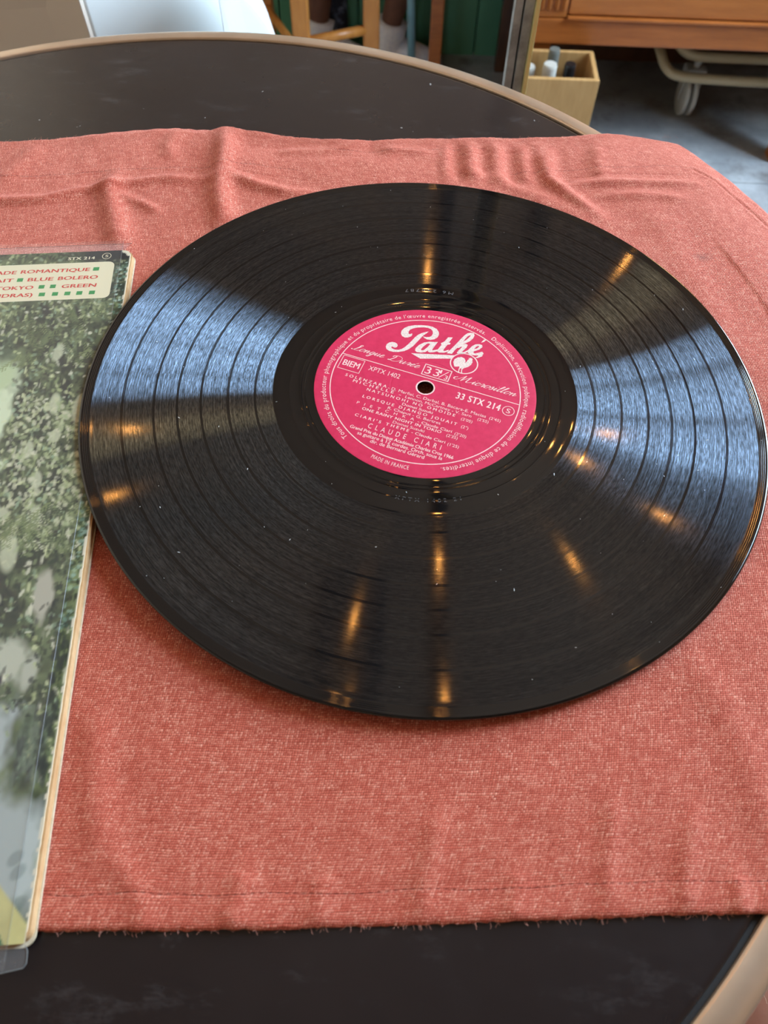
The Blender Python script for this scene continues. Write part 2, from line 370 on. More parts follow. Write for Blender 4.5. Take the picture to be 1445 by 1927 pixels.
# ------------------------------------------------------------------ the room
def plane_with_hole(name, axis, c, u0, u1, v0, v1, hole, m, thick=60):
    mb = MB()
    def q(a0, a1, b0, b1):
        if a1-a0 < 1 or b1-b0 < 1: return
        if axis == 'x': mb.box(c, c+thick, a0, a1, b0, b1)
        else: mb.box(a0, a1, c, c+thick, b0, b1)
    if hole:
        h0, h1, k0, k1 = hole
        q(u0, h0, v0, v1); q(h1, u1, v0, v1); q(h0, h1, v0, k0); q(h0, h1, k1, v1)
    else: q(u0, u1, v0, v1)
    return tag(mb.build(name, m), kind='structure')
mb = MB(); mb.box(X0, X1, Y0, Y1, FLOOR-40, FLOOR); tag(mb.build('floor', M['floor']), kind='structure')
mb = MB(); mb.box(X0, X1, Y0, Y1, CEIL, CEIL+50); tag(mb.build('ceiling', M['ceiling']), kind='structure')
plane_with_hole('wall_right', 'x', X1, Y0-60, Y1+60, FLOOR, CEIL, WIN_R, M['wall'])
plane_with_hole('wall_left', 'x', X0-60, Y0-60, Y1+60, FLOOR, CEIL, WIN_L, M['wall'])
plane_with_hole('wall_back', 'y', Y0-60, X0, X1, FLOOR, CEIL, WIN_B, M['wall'])
plane_with_hole('wall_far', 'y', Y1, X0, X1, FLOOR, CEIL, None, M['wall_far'])
def window(name, axis, c, hole, nu, nv):
    u0, u1, v0, v1 = hole; fr = MB()
    def bar(a0, a1, b0, b1):
        if axis == 'x': fr.box(c-25, c+35, a0, a1, b0, b1, 3)
        else: fr.box(a0, a1, c-25, c+35, b0, b1, 3)
    bar(u0, u0+50, v0, v1); bar(u1-50, u1, v0, v1); bar(u0, u1, v0, v0+50); bar(u0, u1, v1-50, v1)
    for i in range(1, nu): x = u0+(u1-u0)*i/nu; bar(x-18, x+18, v0, v1)
    for i in range(1, nv): z = v0+(v1-v0)*i/nv; bar(u0, u1, z-18, z+18)
    tag(fr.build(name, M['dark']), kind='structure')
window('window_1', 'x', X1+20, WIN_R, 3, 2); 
if WIN_L: window('window_2', 'x', X0-40, WIN_L, 2, 1)
if WIN_B: window('window_3', 'y', Y0-40, WIN_B, 3, 1)
for i, (x, w) in enumerate(((246, 62), (722, 70))):
    mb = MB(); mb.box(x-w/2, x+w/2, Y1-60, Y1, FLOOR, CEIL, 4); tag(mb.build('trim_%d' % (i+1), M['dark']), kind='structure')
mb = MB(); mb.box(245, 281, 300, Y1-60, CEIL-30, CEIL); tag(mb.build('trim_3', M['dark']), kind='structure')
mb = MB(); mb.box(-190, 50, 300, 1160, CEIL-22, CEIL, 20); tag(mb.build('trim_4', M['dark']), kind='structure')
# raised edge strip of the floor slab
mb = MB(); mb.box(380, 1490, 1300, 1372, FLOOR, FLOOR+3, 1); tag(mb.build('trim_5', M['floor']), kind='structure')

# ------------------------------------------------------------------ round table
TC = (-135.0, -4.5)
table = thing('round_table', 'round dark-topped cafe table with champagne metal rim under the red cloth', 'table', (TC[0], TC[1], FLOOR))
H = -FLOOR
mb = MB(); mb.lathe([(0, H-24), (313, H-24), (313.5, H-2), (313.5, H-0.6), (312.9, H-0.15), (311.5, H), (0.5, H), (0, H)], 256)
mb.build('tabletop', M['table'], table, True)
mb = MB(); mb.lathe([(313.4, H-1.4), (315.6, H-1.4), (315.6, H-3), (313.4, H-3)], 256, close=True); mb.build('joint', M['seam'], table)
mb = MB(); mb.lathe([(315.4, H-4), (315.5, H+0.1), (315.8, H+0.55), (316.6, H+0.75), (322.8, H+0.75), (324.6, H+0.2), (326.3, H-1.6), (327.0, H-4.0), (327.0, H-24), (325, H-27), (313, H-27), (313, H-24), (315.4, H-23)], 256, close=True)
rimo = mb.build('rim', M['rim'], table, True)
mb = MB(); mb.lathe([(0, H-28), (110, H-28), (110, H-34), (36, H-44), (32, H-60), (32, 60), (50, 34), (200, 18), (215, 8), (215, 0), (0, 0)], 48)
mb.build('pedestal', M['black'], table, True)

# ------------------------------------------------------------------ linen cloth
DT = math.radians(0.95); DC = (0.0, 0.0, 6.3)                         # record: centre of top face, left side raised by the sleeve
SL_O = np.array((-151.12, 83.89)); SL_A = math.radians(6.995)         # sleeve: top right corner and turn
def sleeve_local(x, y):
    dx = x-SL_O[0]; dy = y-SL_O[1]; c, s = math.cos(-SL_A), math.sin(-SL_A); return c*dx-s*dy, s*dx+c*dy
def seg_dist(x, y, pts):
    best = np.full(x.shape, 1e9); side = np.zeros(x.shape); along = np.zeros(x.shape); L = 0
    tot = sum(math.dist(pts[i], pts[i+1]) for i in range(len(pts)-1))
    for (ax, ay), (bx, by) in zip(pts[:-1], pts[1:]):
        dx, dy = bx-ax, by-ay; l2 = dx*dx+dy*dy; t = np.clip(((x-ax)*dx+(y-ay)*dy)/l2, 0, 1)
        px, py = ax+t*dx, ay+t*dy; d = np.hypot(x-px, y-py); sd = np.sign(dx*(y-ay)-dy*(x-ax))
        m = d < best; best = np.where(m, d, best); side = np.where(m, sd, side); along = np.where(m, (L+t*math.sqrt(l2))/tot, along); L += math.sqrt(l2)
    return best, side, along
# far, near edges of the cloth on the table (mm)
FAR = [(-420, 172), (-330, 176), (-251, 181), (-205, 189), (-155, 198), (-138, 197.5), (-120, 202), (-96, 198.5), (-60, 195), (-34, 195.5), (-12, 199), (12.6, 201), (40, 203.5), (60, 206), (82, 208), (105, 212), (130, 213), (152, 213.5)]
NEAR = [(-420, -243), (-330, -236), (-200, -225), (-108, -219.5), (-60, -217), (-12, -213.7), (30, -210.4), (60, -208), (84, -206), (109, -204.8), (150, -203), (190, -202)]
RIGHT = [(190, -202), (212, -150), (222, -60), (222, 20), (216, 80), (209, 112), (197, 146), (184, 172), (173, 193), (164, 206), (152, 213.5)]
def resample(P, n):
    P = catmull(P, 10); P = np.array(P); d = np.r_[0, np.cumsum(np.hypot(*np.diff(P, axis=0).T))]; t = np.linspace(0, d[-1], n)
    return np.c_[np.interp(t, d, P[:, 0]), np.interp(t, d, P[:, 1])], d[-1]
def cloth_grid(nu, nv):
    f, Lf = resample(FAR, nu); n, Ln = resample(NEAR, nu); r, Lr = resample(RIGHT, nv)
    l = np.c_[np.full(nv, -420.0), np.linspace(-243, 172, nv)]
    s = np.linspace(0, 1, nu)[:, None, None]; t = np.linspace(0, 1, nv)[None, :, None]
    P = (1-t)*n[:, None]+t*f[:, None]+(1-s)*l[None]+s*r[None]-((1-s)*(1-t)*n[0]+s*(1-t)*n[-1]+(1-s)*t*f[0]+s*t*f[-1])
    U = np.linspace(-420, 200, nu)[:, None]*np.ones((1, nv)); Vv = np.ones((nu, 1))*np.linspace(-225, 200, nv)[None]
    return P, U, Vv
RIDGES = [  # polyline, height, width, asymmetry (sharper on one side)
    ([(-122, 200), (-119, 178), (-118, 160), (-116, 140), (-110, 118), (-104, 104)], 3.2, 6.5),
    ([(-112, 156), (-96, 148), (-80, 143), (-62, 140), (-50, 141)], 1.7, 4.0),
    ([(-176, 152), (-177, 138), (-172, 124), (-166, 108), (-160, 92)], 2.6, 6.5),
    ([(-168, 134), (-156, 128), (-146, 122)], 0.9, 3.0),
    ([(-260, 128), (-232, 125), (-210, 128), (-192, 137), (-170, 144), (-150, 150), (-118, 152)], 1.5, 3.6),
    ([(62, 196), (64, 180), (66, 164), (76, 152), (86, 140), (94, 132)], 1.8, 4.2),
    ([(74, 157), (88, 161), (110, 163), (132, 164), (150, 165)], 1.2, 3.2),
    ([(96, 150), (112, 152), (128, 152), (142, 150)], 0.9, 3.6),
    ([(20, 170), (48, 155), (70, 142), (88, 128)], 0.9, 5.0),
    ([(118, 150), (128, 120), (138, 80), (146, 40)], 0.5, 8.0),
    ([(98, 196), (96, 182), (98, 166)], 1.0, 5.0),
    ([(-40, 190), (-60, 183), (-90, 181)], 1.0, 4.0),
    ([(-30, 186), (0, 184)], 0.8, 3.5),
    ([(-228, 178), (-232, 160), (-240, 140)], 1.0, 7.0),
    ([(-150, 196), (-152, 182), (-148, 168)], 1.0, 5.0),
    ([(-96, -196), (-84, -210), (-80, -220)], 0.5, 4.0),
    ([(-112, -150), (-106, -178), (-98, -200)], 0.9, 6.0),
    ([(60, -205), (62, -190), (66, -172)], 0.7, 3.5), ([(84, -206), (86, -192), (92, -176)], 0.8, 3.5), ([(101, -206), (102, -194)], 0.9, 3.0),
    ([(30, -210), (33, -196)], 0.6, 3.5), ([(2, -212), (4, -198), (8, -180)], 0.7, 4.0), ([(-30, -214), (-28, -200)], 0.6, 4.0), ([(-56, -216), (-53, -200)], 0.8, 4.0),
    ([(100, -120), (112, -150), (116, -185)], 0.7, 7.0),
]
def cloth_height(x, y):
    h = 1.5+0.55*vnoise(x/45, y/45, 1)+0.5*vnoise(x/18, y/24, 2)+0.22*vnoise(x/7, y/8, 3)
    far = np.clip((y-110)/50, 0, 1); h += far*(1.3+1.6*vnoise(x/26+9, y/60, 4)+0.5*vnoise(x/9, y/14, 5))
    for pts, hh, w in RIDGES:
        d, sd, al = seg_dist(x, y, pts); taper = np.minimum(1, np.minimum(al, 1-al)*4+0.35)
        h += 1.35*hh*taper*np.exp(-(d/w)**2)*np.where(sd > 0, 1, 1)
    # soft pleats in the far hem
    m = np.clip((x-2)/10, 0, 1)*np.clip((82-x)/16, 0, 1)*np.clip((y-154)/10, 0, 1)*np.clip((198-y)/8, 0, 1)
    h += m*1.15*np.sin((x-5)*2*PI/15.5+0.6*np.sin(y/13))
    m = np.clip((-22-x)/8, 0, 1)*np.clip((x+118)/10, 0, 1)*np.clip((y-172)/12, 0, 1)
    h -= m*1.2*np.clip((196-y)/10, 0, 1)
    # stitched hem line (a fine furrow) along the near edge and the far edge
    return h
def hem(Vv): return 0.0
def cloth_z(x, y):
    h = np.maximum(cloth_height(x, y), 0.9)
    bot = DC[2]-1.35-x*math.tan(DT)                                   # underside of the record
    r = np.hypot(x, y); k = np.clip((166-r)/15, 0, 1); lim = np.minimum(bot-0.15, 2.4)
    h = np.where(r < 151.5, np.minimum(h, lim), h*(1-k)+np.minimum(h, lim+0.6)*k)
    lx, ly = sleeve_local(x, y); ins = (lx < 1) & (lx > -317) & (ly < 2) & (ly > -313)
    dl = np.maximum(np.maximum(lx, ly), -313-ly); k2 = np.clip(1-dl/8, 0, 1)
    h = np.where(ins, np.minimum(h, 2.0), h*(1-k2)+np.minimum(h, 2.4)*k2)
    d = np.hypot(x-TC[0], y-TC[1])-318; e = np.maximum(d, 0); drop = np.where(e < 40, e*e/300, 1600/300+(e-40)*0.7)
    h = np.where(d > -6, np.maximum(h, 2.0), h)
    return h-drop
NU, NV = 640, 460
P, U, Vv = cloth_grid(NU, NV)
x, y = P[..., 0], P[..., 1]; z = cloth_z(x, y)
edge = np.minimum(np.minimum(np.arange(NV)[None, :], NV-1-np.arange(NV)[None, :]), NU-1-np.arange(NU)[:, None])
z = z-np.where(edge == 0, 0.55, np.where(edge == 1, 0.15, 0)); z = z+0.35*np.exp(-((edge-5)/4.0)**2)*0.5
x = x+np.where(edge < 2, 0.35*vnoise(U/1.3, Vv/1.3, 11), 0); y = y+np.where(edge < 2, 0.6*vnoise(U/1.3, Vv/1.3, 12), 0)
# furrows of the stitching
nearv = y-np.interp(x, [p[0] for p in NEAR], [p[1] for p in NEAR])
z = z-0.30*np.exp(-((nearv-10.6)/0.45)**2)*(0.65+0.35*np.sin(x*2.1))
farv = np.interp(x, [p[0] for p in FAR], [p[1] for p in FAR])-y
fl = np.where(x < -60, 41+vnoise(x/30, x*0, 8)*4, np.where(x < 60, 16+vnoise(x/20, x*0, 9)*3, 41+vnoise(x/25, x*0, 10)*3))
z = z-0.30*np.exp(-((farv-fl)/0.5)**2)*(np.abs(x+60) > 4)*(x < 148)
dr, sd_, al_ = seg_dist(x, y, [(152, 180), (162, 172), (177, 150), (189, 130), (197, 112), (206, 70)])
z = z-0.5*np.exp(-(dr/0.8)**2)+0.25*np.exp(-((dr-2.2)/1.2)**2)
verts = np.c_[x.ravel(), y.ravel(), z.ravel()]
idx = np.arange(NU*NV).reshape(NU, NV)
faces = np.stack([idx[:-1, :-1], idx[1:, :-1], idx[1:, 1:], idx[:-1, 1:]], -1).reshape(-1, 4)
loop = np.r_[idx[:, 0], idx[-1, 1:], idx[-2::-1, -1], idx[0, -2:0:-1]]
low = verts[loop].copy(); ongrid = np.hypot(low[:, 0]-TC[0], low[:, 1]-TC[1]) < 320
low[:, 2] = np.where(ongrid, 0.12, low[:, 2]-1.4)
base = len(verts); verts = np.r_[verts, low]; n = len(loop); a = np.arange(n); b = (a+1) % n
faces = np.r_[faces, np.stack([loop[a], base+a, base+b, loop[b]], -1)]
me = bpy.data.meshes.new('table_cloth'); me.from_pydata((verts*MM).tolist(), [], faces.tolist()); me.update()
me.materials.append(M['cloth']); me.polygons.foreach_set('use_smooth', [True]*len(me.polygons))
uvl = me.uv_layers.new(name='UVMap'); li = np.zeros(len(me.loops), int); me.loops.foreach_get('vertex_index', li)
uvv = np.c_[np.r_[U.ravel(), U.ravel()[loop]+1.0], np.r_[Vv.ravel(), Vv.ravel()[loop]+1.0]]
uvl.data.foreach_set('uv', uvv[li].ravel())
cloth = bpy.data.objects.new('table_cloth', me); COL.objects.link(cloth)
tag(cloth, 'rumpled terracotta-red linen cloth with stitched hems spread across the round table', 'tablecloth')
# second layer of the folded hem peeping out behind the far edge
def strip(name, pts, wid, z0, th):
    P2 = np.array(catmull(pts, 14)); n2 = len(P2); vs = []; fs = []
    K = 8
    for i, (px, py) in enumerate(P2):
        w = wid*math.sin(PI*min(1, max(0, i/(n2-1))))**0.6
        for k in range(K+1):
            t = k/K; zz = z0*(1-(t**3))+0.2; vs.append((px, py-8+(8+w)*t+0.3*math.sin(i*0.9), zz+0.3*math.sin(i*0.23)*(1-t)))
    for i in range(n2-1):
        for k in range(K): a = i*(K+1)+k; fs.append((a, a+K+1, a+K+2, a+1))
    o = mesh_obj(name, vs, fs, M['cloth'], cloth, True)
    u2 = o.data.uv_layers.new(name='UVMap')
    for l in o.data.loops: c = o.data.vertices[l.vertex_index].co; u2.data[l.index].uv = (c.x*1000, c.y*1000)
    return o
strip('hem_layer', [(-236, 182), (-205, 189), (-180, 194), (-155, 198), (-138, 198), (-118, 200), (-100, 197)], 5.5, 1.6, 1)
strip('hem_layer', [(-40, 195.5), (-22, 197.5), (-5, 199.5), (14, 201), (30, 202)], 3.5, 1.4, 1)
# loose fibres along both hems
mb = MB(); r_ = random.Random(3)
def fibre(px, py, pz, L, ang):
    pts = [(px, py, pz)]; a = ang
    for k in range(4):
        a += r_.uniform(-0.6, 0.6); q = pts[-1]; pts.append((q[0]+math.cos(a)*L/4, q[1]+math.sin(a)*L/4, max(0.15, q[2]+r_.uniform(-0.25, 0.35))))
    mb.tube(pts, 0.035, 3, cap=False)
for k in range(230):
    X = r_.uniform(-250, 150); i = np.interp(X, [p[0] for p in FAR], [p[1] for p in FAR]); fibre(X, i-0.5, 1.2, r_.uniform(1, 3.2), PI/2+r_.uniform(-1, 1))
for k in range(150):
    X = r_.uniform(-110, 112); i = np.interp(X, [p[0] for p in NEAR], [p[1] for p in NEAR]); fibre(X, i+0.5, 0.8, r_.uniform(0.8, 2.6), -PI/2+r_.uniform(-1, 1))
tag(mb.build('loose_fibres', M['fibre'], cloth), kind='stuff')

# ------------------------------------------------------------------ the record
rec = thing('vinyl_record', 'shiny black vinyl record with raspberry pink paper label lying on the red cloth', 'record', DC)
rec.rotation_euler = (0, DT, 0)
def ridge(r0, w, h, n=7): return [(r0+w*(k/(n-1)-0.5), -0.06+h*math.cos(PI*(k/(n-1)-0.5))**2) for k in range(n)]
prof = [(3.65, -1.2), (3.65, -0.05), (3.8, 0.0), (20, 0.0), (50.0, 0.0), (50.4, -0.06), (52.8, -0.06)]
prof += ridge(53.6, 1.0, 0.10)+ridge(55.6, 1.4, 0.13)+[(57.5, -0.06)]+ridge(60.6, 1.0, 0.05)+[(64, -0.06), (67.8, -0.06), (68.2, -0.10)]
R_ = 69.0
while R_ < 146: prof.append((R_, -0.10)); R_ += 3.0
prof += [(146.2, -0.10), (146.6, -0.06)]
for k in range(4): c0 = 147.0+k*0.72; prof += [(c0-0.3, -0.02+0.03*k), (c0-0.12, -0.05+0.03*k), (c0+0.12, -0.05+0.03*k), (c0+0.3, -0.0+0.03*k)]
prof += [(149.9, 0.10), (150.25, 0.06), (150.55, -0.06), (150.8, -0.28), (150.9, -0.55), (150.85, -0.9), (150.6, -1.15), (150.1, -1.3), (149, -1.3), (60, -1.3), (3.65, -1.3)]
mb = MB(); mb.lathe(prof, 512, close=True); disc = mb.build('vinyl_disc', M['vinyl'], rec, True)
# paper label
LA = math.radians(-17.59)
def ringm(r0, r1, z, n=128):
    mb = MB(); mb.lathe([(r0, z), (r1, z)], n); return mb
mb = MB(); mb.lathe([(3.9, 0.02), (4.0, 0.055), (4.4, 0.06), (9, 0.06), (14.8, 0.06), (15.2, 0.06), (15.45, 0.02), (15.8, 0.02), (16.05, 0.075), (16.4, 0.06), (17.0, 0.06), (24, 0.06), (36, 0.06), (49.0, 0.06), (49.4, 0.055), (49.75, 0.01)], 192)
lab = mb.build('paper_label', M['label'], rec, True); lab.rotation_euler = (0, 0, LA)
mb = MB(); mb.lathe([(3.66, 0.02), (3.75, 0.075), (4.05, 0.085), (4.35, 0.065)], 48)
mb.build('hole_rim', M['ink'], lab, True)

FC = bpy.data.curves.new('lettering', 'FONT'); FO = bpy.data.objects.new('lettering_tmp', FC)
def text_raw(s, space=1.0, bold=0.0, res=3):
    FC.body = s; FC.size = 1.0; FC.space_character = space; FC.offset = bold; FC.resolution_u = res; FC.fill_mode = 'FRONT'
    m = bpy.data.meshes.new_from_object(FO); v = np.array([p.co[:2] for p in m.vertices]) if len(m.vertices) else np.zeros((0, 2))
    f = [tuple(p.vertices) for p in m.polygons]; bpy.data.meshes.remove(m); return v, f
CAPH = text_raw('H')[0][:, 1].max()
class Ink:
    def __init__(s, z): s.mb = MB(); s.z = z
    def text(s, t, x0, x1, y, h, bold=0.0, space=1.0, shear=0.0, xf=None):
        v, f = text_raw(t, space, 0.0); k = h/CAPH; v = v*[1, k]
        if x1 is None: sx = k; xo = x0-v[:, 0].min()*sx
        else: sx = (x1-x0)/(v[:, 0].max()-v[:, 0].min()); xo = x0-v[:, 0].min()*sx
        for q in ((-1, -0.4), (1, 0.4), (0, 0)) if bold > 0 else ((0, 0),):
            X = v[:, 0]*sx+xo+v[:, 1]*shear+q[0]*bold*h; Y = v[:, 1]+y+q[1]*bold*h*0.6
            if xf: X, Y = xf(X, Y)
            s.mb.add(np.c_[X, Y, np.full(len(X), s.z+0.0007*q[0])].tolist(), f)
    def line(s, pts, w):
        pts = [np.array(p, float) for p in pts]; L = []; R = []
        ws = w if isinstance(w, list) else [w]*len(pts)
        for i, p in enumerate(pts):
            d = pts[min(i+1, len(pts)-1)]-pts[max(i-1, 0)]; d = d/(np.hypot(*d)+1e-9); n = np.array((-d[1], d[0]))*ws[i]/2
            L.append(p+n); R.append(p-n)
        n = len(pts); s.mb.add([(q[0], q[1], s.z) for q in L+R], [(i, n+i, n+i+1, i+1) for i in range(n-1)])
    def rect(s, P, w):
        P = [np.array(p, float) for p in P]; 
        for i in range(4):
            a, b = P[i], P[(i+1) % 4]; d = (b-a)/np.hypot(*(b-a))*w/2; s.line([a-d, b+d], w)
    def ring(s, c, r, w, a0=0, a1=2*PI, n=96):
        s.line([(c[0]+r*math.cos(a0+(a1-a0)*i/n), c[1]+r*math.sin(a0+(a1-a0)*i/n)) for i in range(n+1)], w)
    def poly(s, pts, holes=(), smooth=0, zo=0.0):
        bm = bmesh.new()
        def loop(q):
            q = catmull(q, smooth, True) if smooth else q
            vs = [bm.verts.new((p[0], p[1], s.z+zo)) for p in q]; return [bm.edges.new((vs[i], vs[(i+1) % len(vs)])) for i in range(len(vs))]
        E = loop(pts)
        for h in holes: E += loop(h)
        bmesh.ops.triangle_fill(bm, use_beauty=True, use_dissolve=False, edges=E); s.mb.bm(bm)
    def build(s, name, m, parent): return s.mb.build(name, m, parent)

Z1 = 0.085
ink = Ink(Z1)
ink.ring((0, 0), 42.6, 0.45, n=160)
ink.line([(-42.2, 5.8), (42.2, 5.8)], 0.38)
ink.rect([(-41.1, -3.2), (-41.1, 5.0), (-30.8, 5.0), (-30.8, -3.2)], 0.28)
ink.rect([(-4.3, 7.2), (-4.3, 13.7), (8.25, 13.7), (8.25, 7.2)], 0.42)
ink.ring((38.4, 0.6), 2.6, 0.3, n=40)
ink.build('ruled_lines', M['ink'], lab)
ink = Ink(Z1)
T_ = ink.text
T_('BIEM', -39.8, -32.0, -0.8, 3.5, 0.025); T_('XPTX 1402', -27.7, -12.7, 0.5, 2.7)
T_('33 STX 214', 14.5, 34.6, -0.9, 3.7, 0.035, 1.15); T_('S', 37.5, 39.3, -0.7, 2.6)
T_('33', -3.4, 3.4, 8.2, 4.4, 0.0, 1.1); T_('1', 3.3, 4.1, 10.6, 2.2); T_('3', 6.0, 7.6, 7.9, 2.4); ink.line([(3.6, 8.0), (7.0, 12.8)], 0.36)
T_('SOLENZARA', -36.0, -16.3, -6.7, 1.6, 0.03, 1.6); T_('- D. Marfisi, C. Darbal, B. Bacara-E. Macias', -15.5, 30.1, -6.9, 1.6); T_("(2'45)", 31.7, 36.8, -7.0, 1.5)
T_('MICHELLE', -31.5, -12.2, -8.8, 1.6, 0.03, 1.6); T_('-', -9.6, -8.6, -8.9, 1.6); T_('Lennon, McCartney - V. Sarn', -6.5, 24.1, -9.1, 1.5); T_("(2'55)", 27.1, 32.0, -9.5, 1.5)
T_('NATSUNOHI NO OMOIDE', -23.9, 17.3, -11.3, 1.5, 0.03, 1.6); T_("(2'05)", 20.3, 25.4, -12.0, 1.5)
T_('Domei Suzuki', -6.4, 7.7, -13.5, 1.45, 0.015)
T_('LORSQUE DJANGO JOUAIT', -24.2, 19.5, -15.7, 1.5, 0.03, 1.6); T_('(2")', 21.6, 24.8, -16.1, 1.5)
T_('R. Chaput - G. Bertret', -11.6, 12.8, -17.9, 1.45)
T_('PIETCHKA', -25.3, 1.4, -20.0, 1.45, 0.0, 2.6); T_('- Claude Ciari', 3.2, 18.7, -20.4, 1.45, 0.015); T_("(2'20)", 20.1, 25.3, -20.9, 1.5)
T_('ONE RAINY NIGHT IN TOKIO', -21.9, 14.5, -22.4, 1.5, 0.03, 1.1); T_("(2'35)", 17.1, 22.1, -23.0, 1.5)
T_('Domei Suzuki', -6.8, 7.6, -24.6, 1.45)
T_("CIARI'S THEME", -23.5, 1.3, -26.8, 1.5, 0.03, 1.6); T_('- Claude Ciari', 2.6, 17.8, -27.0, 1.45, 0.015); T_("(1'25)", 19.0, 24.0, -27.4, 1.5)
T_('CLAUDE CIARI', -16.0, 17.0, -31.0, 2.7, -0.004, 2.0)
T_('Grand Prix du Disque Académie Charles Cros 1966', -23.1, 23.5, -33.7, 1.7, 0.025)
T_('sa guitare à 12 cordes. Orch. sous la', -18.9, 19.3, -35.9, 1.8, 0.015); T_('dir. de Bernard Gérard', -12.2, 12.0, -38.1, 1.8, 0.015)
ink.build('title_lettering', M['ink'], lab)
ink = Ink(Z1)
def around(base, a0, a1, x0, x1, out=True):
    def f(X, Y):
        a = math.radians(a0)+(X-x0)/(x1-x0)*math.radians(a1-a0); r = base+Y if out else base-Y
        return r*np.cos(a), r*np.sin(a)
    return f
for s_, a0, a1 in (("Tous droits du producteur phonographique et du propriétaire de l'œuvre enregistrée réservés.", 240.5, 69.5), ('Duplication, exécution publique, radiodiffusion de ce disque interdites.', 64.5, -63.2)):
    ink.text(s_, 0, 100, 0.0, 2.25, 0.0, 1.12, xf=around(44.5, a0, a1, 0, 100))
ink.text('MADE IN FRANCE', 0, 100, 0.0, 2.0, 0.0, 1.15, xf=around(46.3, -101.2, -80.2, 0, 100, out=False))
ink.build('rim_lettering', M['ink'], lab)
# joined-up script words
GL = {
 'L': (1.5, [[(0.1, 0.25), (0.0, 0.1), (0.25, 0.0), (0.6, 0.25), (0.9, 1.0), (1.1, 1.8), (0.95, 2.05), (0.72, 1.85), (0.8, 1.4), (0.7, 0.7), (0.5, 0.15), (0.75, 0.0), (1.1, 0.02), (1.5, 0.25)]]),
 'D': (2.0, [[(0.5, 1.95), (0.62, 1.5), (0.55, 0.8), (0.35, 0.15), (0.1, 0.05), (0.15, 0.25), (0.6, 0.1), (1.2, 0.02), (1.75, 0.45), (1.85, 1.2), (1.4, 1.85), (0.7, 2.05), (0.2, 1.75), (0.15, 1.35)]]),
 'M': (2.7, [[(-0.15, 1.0), (-0.5, 0.75), (-0.45, 0.3), (0.0, 0.1), (0.4, 0.8), (0.75, 1.95)], [(0.75, 1.95), (0.85, 1.0), (0.9, 0.05)], [(0.9, 0.05), (1.25, 1.0), (1.65, 1.95)], [(1.65, 1.95), (1.7, 1.0), (1.8, 0.1), (2.1, 0.05), (2.6, 0.5)]]),
 'o': (0.9, [[(0.0, 0.4), (0.3, 0.95), (0.65, 0.98), (0.35, 0.98), (0.08, 0.55), (0.18, 0.05), (0.5, 0.1), (0.75, 0.6), (0.62, 0.98), (0.9, 0.75)]]),
 'n': (1.15, [[(0.0, 0.55), (0.2, 0.95), (0.22, 0.5), (0.15, 0.0)], [(0.18, 0.3), (0.5, 0.9), (0.72, 0.9), (0.68, 0.4), (0.75, 0.02), (1.15, 0.45)]]),
 'g': (0.95, [[(0.7, 0.85), (0.4, 1.0), (0.1, 0.55), (0.22, 0.05), (0.5, 0.25), (0.72, 0.95), (0.6, 0.0), (0.4, -0.75), (0.1, -0.85), (0.1, -0.5), (0.5, -0.1), (0.95, 0.45)]]),
 'u': (1.1, [[(0.0, 0.5), (0.22, 0.98), (0.15, 0.4), (0.25, 0.02), (0.55, 0.25), (0.75, 0.98)], [(0.75, 0.98), (0.68, 0.4), (0.78, 0.02), (1.1, 0.4)]]),
 'e': (0.8, [[(0.0, 0.35), (0.35, 0.55), (0.55, 0.85), (0.38, 1.0), (0.12, 0.6), (0.18, 0.08), (0.45, 0.02), (0.8, 0.4)]]),
 'r': (0.8, [[(0.0, 0.4), (0.3, 1.1), (0.35, 0.9), (0.62, 0.88), (0.5, 0.4), (0.5, 0.05), (0.8, 0.4)]]),
 'i': (0.6, [[(0.0, 0.45), (0.25, 0.98), (0.18, 0.4), (0.28, 0.02), (0.6, 0.45)], [(0.32, 1.4), (0.38, 1.5)]]),
 'c': (0.75, [[(0.0, 0.4), (0.3, 0.9), (0.55, 0.95), (0.5, 0.8), (0.3, 0.98), (0.08, 0.5), (0.2, 0.03), (0.45, 0.05), (0.75, 0.42)]]),
 's': (0.7, [[(0.0, 0.4), (0.35, 1.1), (0.42, 0.7), (0.5, 0.25), (0.25, 0.0), (0.08, 0.15), (0.3, 0.05), (0.7, 0.45)]]),
 'l': (0.65, [[(0.0, 0.4), (0.4, 1.3), (0.5, 1.9), (0.38, 2.0), (0.25, 1.5), (0.15, 0.5), (0.25, 0.02), (0.65, 0.45)]]),
 'q': (0.4, [])}
def script(word, x0, x1, y, xh, shear=0.45, w=0.42):
    tot = 0; S = []
    for ch in word:
        acc = ch == 'é'; ch = 'e' if acc else ch
        adv, st = GL[ch]; S += [[(px+tot, py) for px, py in q] for q in st]
        if acc: S.append([(tot+0.5, 1.2), (tot+0.7, 1.6)])
        tot += adv*(1.0)
    sx = (x1-x0)/(tot+shear)
    for q in S:
        Q = [np.array((x0+(px+py*shear)*sx, y+py*xh)) for px, py in catmull(q, 5)]
        ws = []
        for i in range(len(Q)):
            d = Q[min(i+1, len(Q)-1)]-Q[max(i-1, 0)]; d = d/(np.hypot(*d)+1e-9); ws.append(w*(0.45+0.75*max(0.0, -d[1])+0.0))
        ink.line(Q, ws)
ink = Ink(Z1)
script('Longue', -39.6, -23.0, 9.9, 1.9); script('Durée', -22.0, -5.6, 9.8, 1.9); script('Microsillon', 11.0, 40.1, 9.7, 1.95)
ink.build('script_lettering', M['ink'], lab)
